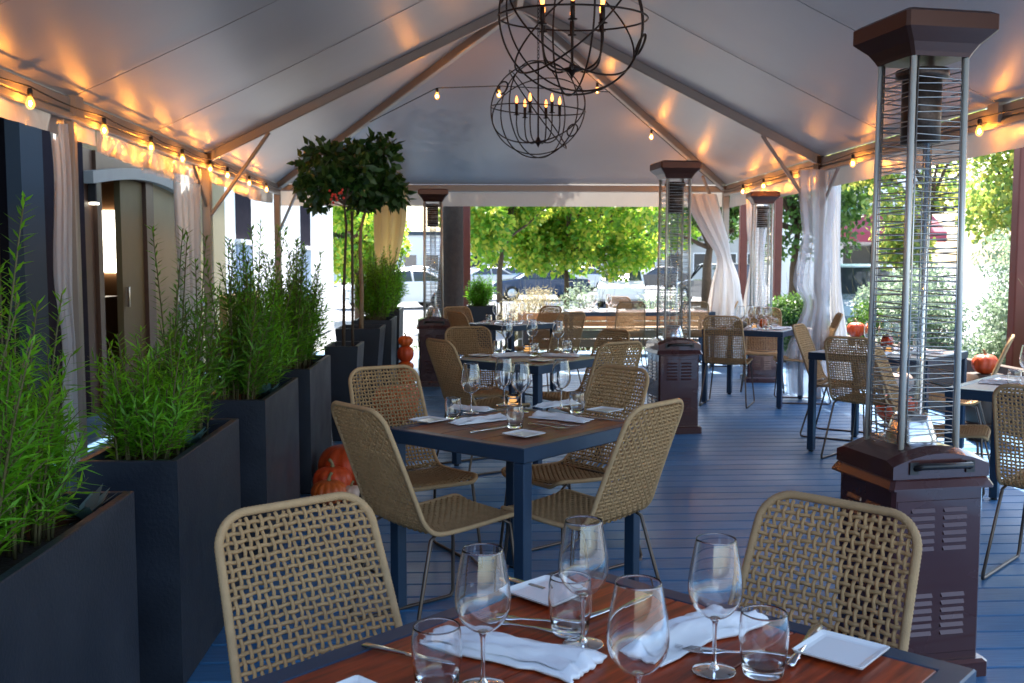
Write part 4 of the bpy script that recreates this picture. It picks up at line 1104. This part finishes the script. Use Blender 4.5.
# barrel planter and pumpkins on the right
tub = t = empty('wooden_tub', 'brown wooden tub under a red pumpkin at the right', 'tub', (4.12, 7.55, 0))
mb = MB(); mb.lathe([(0, 0), (.17, 0), (.20, .3), (.19, .55), (.0, .55)], 20); mb.build('staves', M['dkwood'], t)
for z in (.12, .42):
    mb = MB(); mb.lathe([(.192+.012*(z > .2), z), (.2+.012*(z > .2), z), (.2+.012*(z > .2), z+.03), (.192+.012*(z > .2), z+.03)], 20); mb.build('hoop', M['iron'], t)
tub.scale = (.72, .72, .95); tub.location = (4.08, 7.6, 0)
pumpkin('big red-orange pumpkin on the wooden tub at the right', (4.08, 7.6, .52), .10, M['pumpkin_red'], .85, 9)
pumpkin('orange pumpkin on the low wall seen left of the near heater', (4.48, 11.2, .535), .105, M['pumpkin_red'], .9)
pumpkin('red pumpkin on the deck under the table behind the near heater', (3.72, 8.35, 0), .18, M['pumpkin_red'])
pumpkin('pale pink pumpkin stacked on the red one behind the near heater', (3.72, 8.35, .27), .13, M['pumpkin_pale'])

# ------------------------------------------------------------------ trees outside
G = -.36
r = random.Random(9)
t = tree('street_tree', 'thick dark tree trunk rising beside the back left heater', (-.20, 15.3, G), [(-.06, 0, 0), (-.03, 0, .9), (.03, 0, 2.2), (.05, 0, 3.6)],
     blobs(r, (0, 0, 5.6), 1.6, 12, .8), 6000, .14, .09, 'street', 'darkbark', .27, 101)
tree('street_tree', 'sunlit yellow-green tree in the middle of the back opening', (3.05, 30, G), [(0, 0, 0), (.02, 0, 1.0), (0, .05, 1.9)],
     blobs(r, (.0, 0, 3.4), 3.0, 60, .78, .6)+[((-2.3, 0, 2.0), .6), ((2.2, 0, 1.9), .6), ((1.4, -.5, 1.6), .5), ((-1.0, -.5, 1.75), .45)], 24000, .20, .13, 'street', 'bark', .10, 102)
tree('street_tree', 'bright tree left of centre behind the rust red post', (.9, 26, G), [(0, 0, 0), (0, 0, 1.5), (.1, 0, 2.2)],
     blobs(r, (0, 0, 3.4), 1.7, 26, .7, .65)+[((-.2, 0, 2.3), .45)], 10000, .18, .12, 'street', 'bark', .09, 103)
tree('street_tree', 'dark spreading tree with forked trunk left of the white curtain', (9.3, 38, G), [(0, 0, 0), (0, 0, 1.6), (.1, 0, 2.3)],
     blobs(r, (0, 0, 4.3), 2.0, 26, .8, .6)+[((-1.8, 0, 3.2), .7), ((1.6, 0, 3.3), .6)], 8000, .2, .13, 'darktree', 'bark', .22, 104)
tree('street_tree', 'green tree far behind the sunlit middle tree', (7.0, 44, G), [(0, 0, 0), (0, 0, 1.8), (.1, 0, 2.6)],
     blobs(r, (0, 0, 4.4), 3.6, 40, 1.1, .6), 12000, .28, .18, 'street', 'bark', .16, 109)
tree('street_tree', 'green tree behind the gold-lit curtain at the left', (-3.2, 30, G), [(0, 0, 0), (0, 0, 1.5), (.1, 0, 2.2)],
     blobs(r, (0, 0, 3.2), 1.7, 24, .7, 1.0), 8000, .19, .12, 'street', 'bark', .12, 105)
tree('street_tree', 'tall pale tree right of the back right heater', (8.0, 24, G), [(0, 0, 0), (0, 0, 1.6), (.1, 0, 2.6)],
     blobs(r, (0, 0, 3.8), 1.8, 24, .75, 1.1), 8000, .17, .11, 'darktree', 'bark', .12, 106)
tree('street_tree', 'yellow-leaved tree at the right picture edge', (9.2, 15.8, G), [(0, 0, 0), (0, 0, 1.4), (.1, 0, 2.2)],
     blobs(r, (0, 0, 3.4), 1.3, 20, .55, 1.2), 6000, .13, .08, 'yellowtree', 'bark', .08, 107)
tree('street_tree', 'airy green tree seen through the near heater top', (9.6, 20.5, G), [(0, 0, 0), (0, 0, 1.8), (.1, 0, 2.8)],
     blobs(r, (0, 0, 3.6), 1.8, 18, .55, 1.2), 6500, .15, .09, 'yellowtree', 'bark', .1, 108)
for i, (x, y, hh, lm, lab) in enumerate([(-9, 75, 6, 'darktree', 'far tree left of the parked cars'), (4, 82, 7, 'darktree', 'far dark tree behind the sunlit one'), (17, 80, 6.5, 'darktree', 'far tree behind the forked tree'),
        (26, 70, 6.5, 'yellowtree', 'far yellowish tree left of the red awning shop'), (38, 60, 7, 'darktree', 'far tree right of the red awning shop'), (-22, 80, 7, 'darktree', 'far tree at the left end of the car park'), (36, 46, 6, 'yellowtree', 'far yellow tree behind the right shrubs')]):
    tree('street_tree', lab, (x, y, G), [(0, 0, 0), (0, 0, 2), (.2, 0, 3)], blobs(r, (0, 0, hh*.75), hh*.5, 24, hh*.22, .75), 3600, .45, .3, lm, 'bark', .25, 120+i, 'far trees beyond the car park')

# ------------------------------------------------------------------ cars
def car(label, loc, rz, paint, suv=False, group='parked cars'):
    t = empty('parked_car', label, 'car', loc, rz, group)
    L, W, H = (4.6, 1.85, 1.68) if suv else (4.5, 1.8, 1.45)
    # side outline, x along length (front = -x)
    low = [(-L/2+.05, .35), (-L/2, .55), (-L/2+.03, .78), (-L/2+.35, .90), (-.95, 1.02), (.9 if not suv else 1.5, 1.04), (L/2-.12, .98 if not suv else 1.05), (L/2, .75), (L/2-.02, .4), (L/2-.15, .28), (-L/2+.2, .26)]
    mb = MB()
    def sec(y, inset):
        return [(x*(1-inset*.06), y, .26+(z-.26)*(1-inset*.06)) for x, z in low]
    mb.loft([sec(-W/2+.0, 1.0), sec(-W/2+.03, 0), sec(W/2-.03, 0), sec(W/2, 1.0)], smooth=False)
    body = mb.build('body', M[paint], t)
    if suv: top = [(-1.05, 1.0), (-.35, H-.06), (.1, H), (1.6, H-.04), (2.12, 1.04)]
    else: top = [(-1.0, 1.0), (-.25, H-.04), (.2, H), (.9, H-.05), (1.65, 1.03)]
    mb = MB()
    def s2(y, k): return [(x*(1-.03*k), y, z) for x, z in top]
    mb.loft([[(x, -W/2+.06+.16*(z-1)/.6, z) for x, z in top], [(x, W/2-.06-.16*(z-1)/.6, z) for x, z in top]])
    mb.build('greenhouse', M['winglass'], t)
    mb = MB(); tr = [p for p in top[1:-1]]
    mb.loft([[(x, -W/2+.14, z+.004), (x, W/2-.14, z+.004), (x, W/2-.20, z+.035), (x, -W/2+.20, z+.035)] for x, z in [(tr[0][0]-.02, tr[0][1])]+tr[1:]])
    rf = mb.build('roof', M[paint], t)
    for sy in (-1, 1):
        for (xa, za), (xb_, zb) in ((top[0], top[1]), (top[-1], top[-2]), ((.35, 1.02), (.3, H-.02))):
            mb = MB(); mb.tube([(xa, sy*(W/2-.055), za), (xb_, sy*(W/2-.15), zb+.01)], .04, 5); mb.build('pillar', M[paint], rf)
    for sx in (-1.38, 1.35):
        for sy in (-1, 1):
            m4 = Matrix.Translation((sx, sy*(W/2-.10), .34)) @ Matrix.Rotation(PI/2, 4, 'X')
            mb = MB(); mb.lathe([(.2, -.115), (.32, -.115), (.34, -.09), (.34, .09), (.32, .115), (.2, .115)], 20, mat=m4); w_ = mb.build('wheel', M['tyre'], t)
            mb = MB(); mb.lathe([(0, -.10), (.21, -.117), (.225, -.10)], 20, mat=m4); mb.lathe([(0, .10), (.21, .117), (.225, .10)], 20, mat=m4); mb.build('wheel_rim', M['rim'], w_)
    for sy in (-1, 1):
        mb = MB(); mb.box(L/2-.10, L/2+.006, sy*(W/2-.22)-.14, sy*(W/2-.22)+.14, .72, .92, bev=.01); mb.build('taillight', M['taillight'], t)
        mb = MB(); mb.box(-L/2-.004, -L/2+.1, sy*(W/2-.25)-.16, sy*(W/2-.25)+.16, .62, .76, bev=.01); mb.build('headlight', M['headlight'], t)
    mb = MB(); mb.box(L/2-.03, L/2+.012, -.26, .26, .5, .62, bev=.003); mb.build('number_plate', M['white'], t)
    return t
def atpx(x, Y): q = deep(x, 270, Y); return (q[0], Y, G)
car('dark blue hatchback parked behind the straw-coloured grass', atpx(538, 46), R(8), 'carblue')
car('white car parked behind the long back table', atpx(622, 40), R(80), 'carwhite')
car('black car seen from behind, left of the white curtain', atpx(719, 42), R(-78), 'carblack', True)
car('silver car left end of the middle row', atpx(480, 58), R(25), 'carsilver')
car('pale blue car second in the middle row', atpx(505, 64), R(25), 'carteal')
car('white car in the far row above the dark blue one', atpx(520, 74), R(20), 'carwhite')
car('silver car in the far row beside the white one', atpx(548, 80), R(20), 'carsilver')
car('teal car left of the dark trunk', atpx(404, 50), R(30), 'carteal')
car('white car low at the left, beside the gold-lit curtain', atpx(398, 38), R(20), 'carwhite')
car('silver car far left of the trunk', atpx(412, 66), R(20), 'carsilver')
car('silver car behind the sunlit tree', atpx(575, 60), R(15), 'carsilver')
car('black car beyond the rear of the white car', atpx(655, 64), R(15), 'carblack')
car('pale van-like car in front of the red awning shop', atpx(858, 24), R(70), 'carteal', True)

# ------------------------------------------------------------------ far buildings
def far_building(label, x0, x1, y0, y1, h, wall, trim, storeys=1, nwin=6, name='shop_building'):
    t = empty(name, label, 'building', ((x0+x1)/2, y0, G)); ox, oy = (x0+x1)/2, y0
    mb = MB(); mb.box(x0-ox, x1-ox, 0, y1-y0, 0, h); mb.build('wall', M[wall], t)
    mb = MB(); mb.box(x0-ox-.2, x1-ox+.2, -.2, y1-y0+.2, h, h+.35); mb.build('roof', M[trim], t)
    for s_ in range(storeys):
        for k in range(nwin):
            a = x0-ox+(x1-x0)*(k+.22)/nwin; b = x0-ox+(x1-x0)*(k+.78)/nwin; z = .9+s_*3.0
            mb = MB(); mb.box(a-.08, b+.08, -.03, .0, z-.08, z+1.58); w_ = mb.build('window', M['white'], t)
            mb = MB(); mb.box(a, b, -.035, -.031, z, z+1.5); mb.build('pane', M['winglass'], w_)
    return t
far_building('long pale shop row behind the parked cars', -16, 8, 92, 100, 4.2, 'white', 'slate', 1, 12)
far_building('pale brick building beyond the middle heater', 9, 24, 78, 86, 4.6, 'concrete', 'rust', 1, 7)
# shop with awning
p0 = deep(832, 180, 30); p1 = deep(905, 180, 30); sx0, sx1 = p0[0], p1[0]+.6
t = empty('awning_shop', 'white shop with red awning and green trim right of the plastic curtain', 'building', (sx0, 30, G))
mb = MB(); mb.box(0, sx1-sx0, 0, 6, 2.3, 5.6); mb.box(0, .4, 0, 6, 0, 2.3); mb.box(2.6, sx1-sx0, 0, 6, 0, 2.3); mb.box(.4, 2.6, .5, 6, 0, 2.3); mb.build('wall', M['white'], t)
mb = MB(); mb.box(.45, 2.55, .44, .49, .1, 2.25); w_ = mb.build('door', M['winglass'], t)
mb = MB(); mb.box(.4, .5, .38, .43, 0, 2.28); mb.box(2.5, 2.6, .38, .43, 0, 2.28); mb.box(1.45, 1.53, .38, .43, 0, 2.28); mb.build('door_frame', M['slate'], w_)
mb = MB(); mb.box(-.3, sx1-sx0+.3, -.05, -.004, 3.28, 3.42); mb.build('trim_band', M['greentrim'], t)
mb = MB(); mb.loft([[(x, -.004, 3.2), (x, -.95, 2.65), (x, -.95, 2.35), (x, -.90, 2.35), (x, -.90, 2.6), (x, -.004, 3.1)] for x in (-.3, sx1-sx0+.3)]); mb.build('awning', M['redawn'], t)
for k, (a, pts) in enumerate([(0, [(0, .2), (.12, .0), (.25, .25), (.38, .02)]), (.5, [(.0, .02), (.15, .3), (.2, .05), (.35, .1)]), (1.0, [(.3, .35), (.28, .0), (.1, -.05), (.0, .08)]), (1.45, [(0, .1), (.15, .22), (.25, .02), (.4, .2)])]):
    mb = MB(); mb.tube([(.42+(a+x)*.55, -.03, 3.72+z*.7) for x, z in pts], .025, 5)
    mb.build('lettering', M['lettering'], t)
mb = MB(); mb.box(-.2, sx1-sx0+.2, -.15, 6.1, 5.6, 5.75); mb.build('roof', M['slate'], t)
# chalk-white pole sign and street things left of the rust post
mb = MB(); mb.box(-.06, .06, -.02, .02, .0, 1.35, bev=.01); o = mb.build('white_marker_board', M['white']); o.location = (.27, 15.4, G); tag(o, 'narrow white board standing beside the rust red post', 'board')

# ------------------------------------------------------------------ light
W_ = bpy.data.worlds.new('World'); S.world = W_; W_.use_nodes = True
nt = W_.node_tree; bg = nt.nodes['Background']; sk = nt.nodes.new('ShaderNodeTexSky'); sk.sky_type = 'NISHITA'; sk.sun_disc = False
EL, AZ = R(56), R(8)
sk.sun_elevation = EL; sk.sun_rotation = AZ; sk.air_density = 1.2; sk.dust_density = 2.0
nt.links.new(sk.outputs[0], bg.inputs['Color']); bg.inputs['Strength'].default_value = .15
sd = bpy.data.lights.new('sun', 'SUN'); sd.energy = 5.0; sd.angle = R(.5); sd.color = (1, .94, .84)
so = bpy.data.objects.new('sun', sd); COL.objects.link(so)
dirv = Vector((math.sin(AZ)*math.cos(EL), math.cos(AZ)*math.cos(EL), math.sin(EL)))
so.rotation_euler = dirv.to_track_quat('Z', 'Y').to_euler(); so.location = (20, 40, 50)

cd = bpy.data.cameras.new('camera'); co = bpy.data.objects.new('camera', cd); COL.objects.link(co)
cd.sensor_width = 36; cd.lens = FOC*36/1024; cd.clip_start = .05; cd.clip_end = 2000
cd.dof.use_dof = True; cd.dof.focus_distance = 2.9; cd.dof.aperture_fstop = 9
co.location = (0, 0, CAM_H); co.rotation_euler = (PI/2-PITCH, 0, -YAW)
S.camera = co
S.view_settings.view_transform = 'Standard'; S.view_settings.look = 'None'; S.view_settings.exposure = 2.25; S.view_settings.gamma = 1
S.cycles.use_light_tree = True; S.cycles.max_bounces = 10; S.cycles.transmission_bounces = 10; S.cycles.transparent_max_bounces = 12
S.cycles.sample_clamp_indirect = 6; S.cycles.caustics_refractive = False; S.cycles.caustics_reflective = False
S.cycles.use_denoising = True
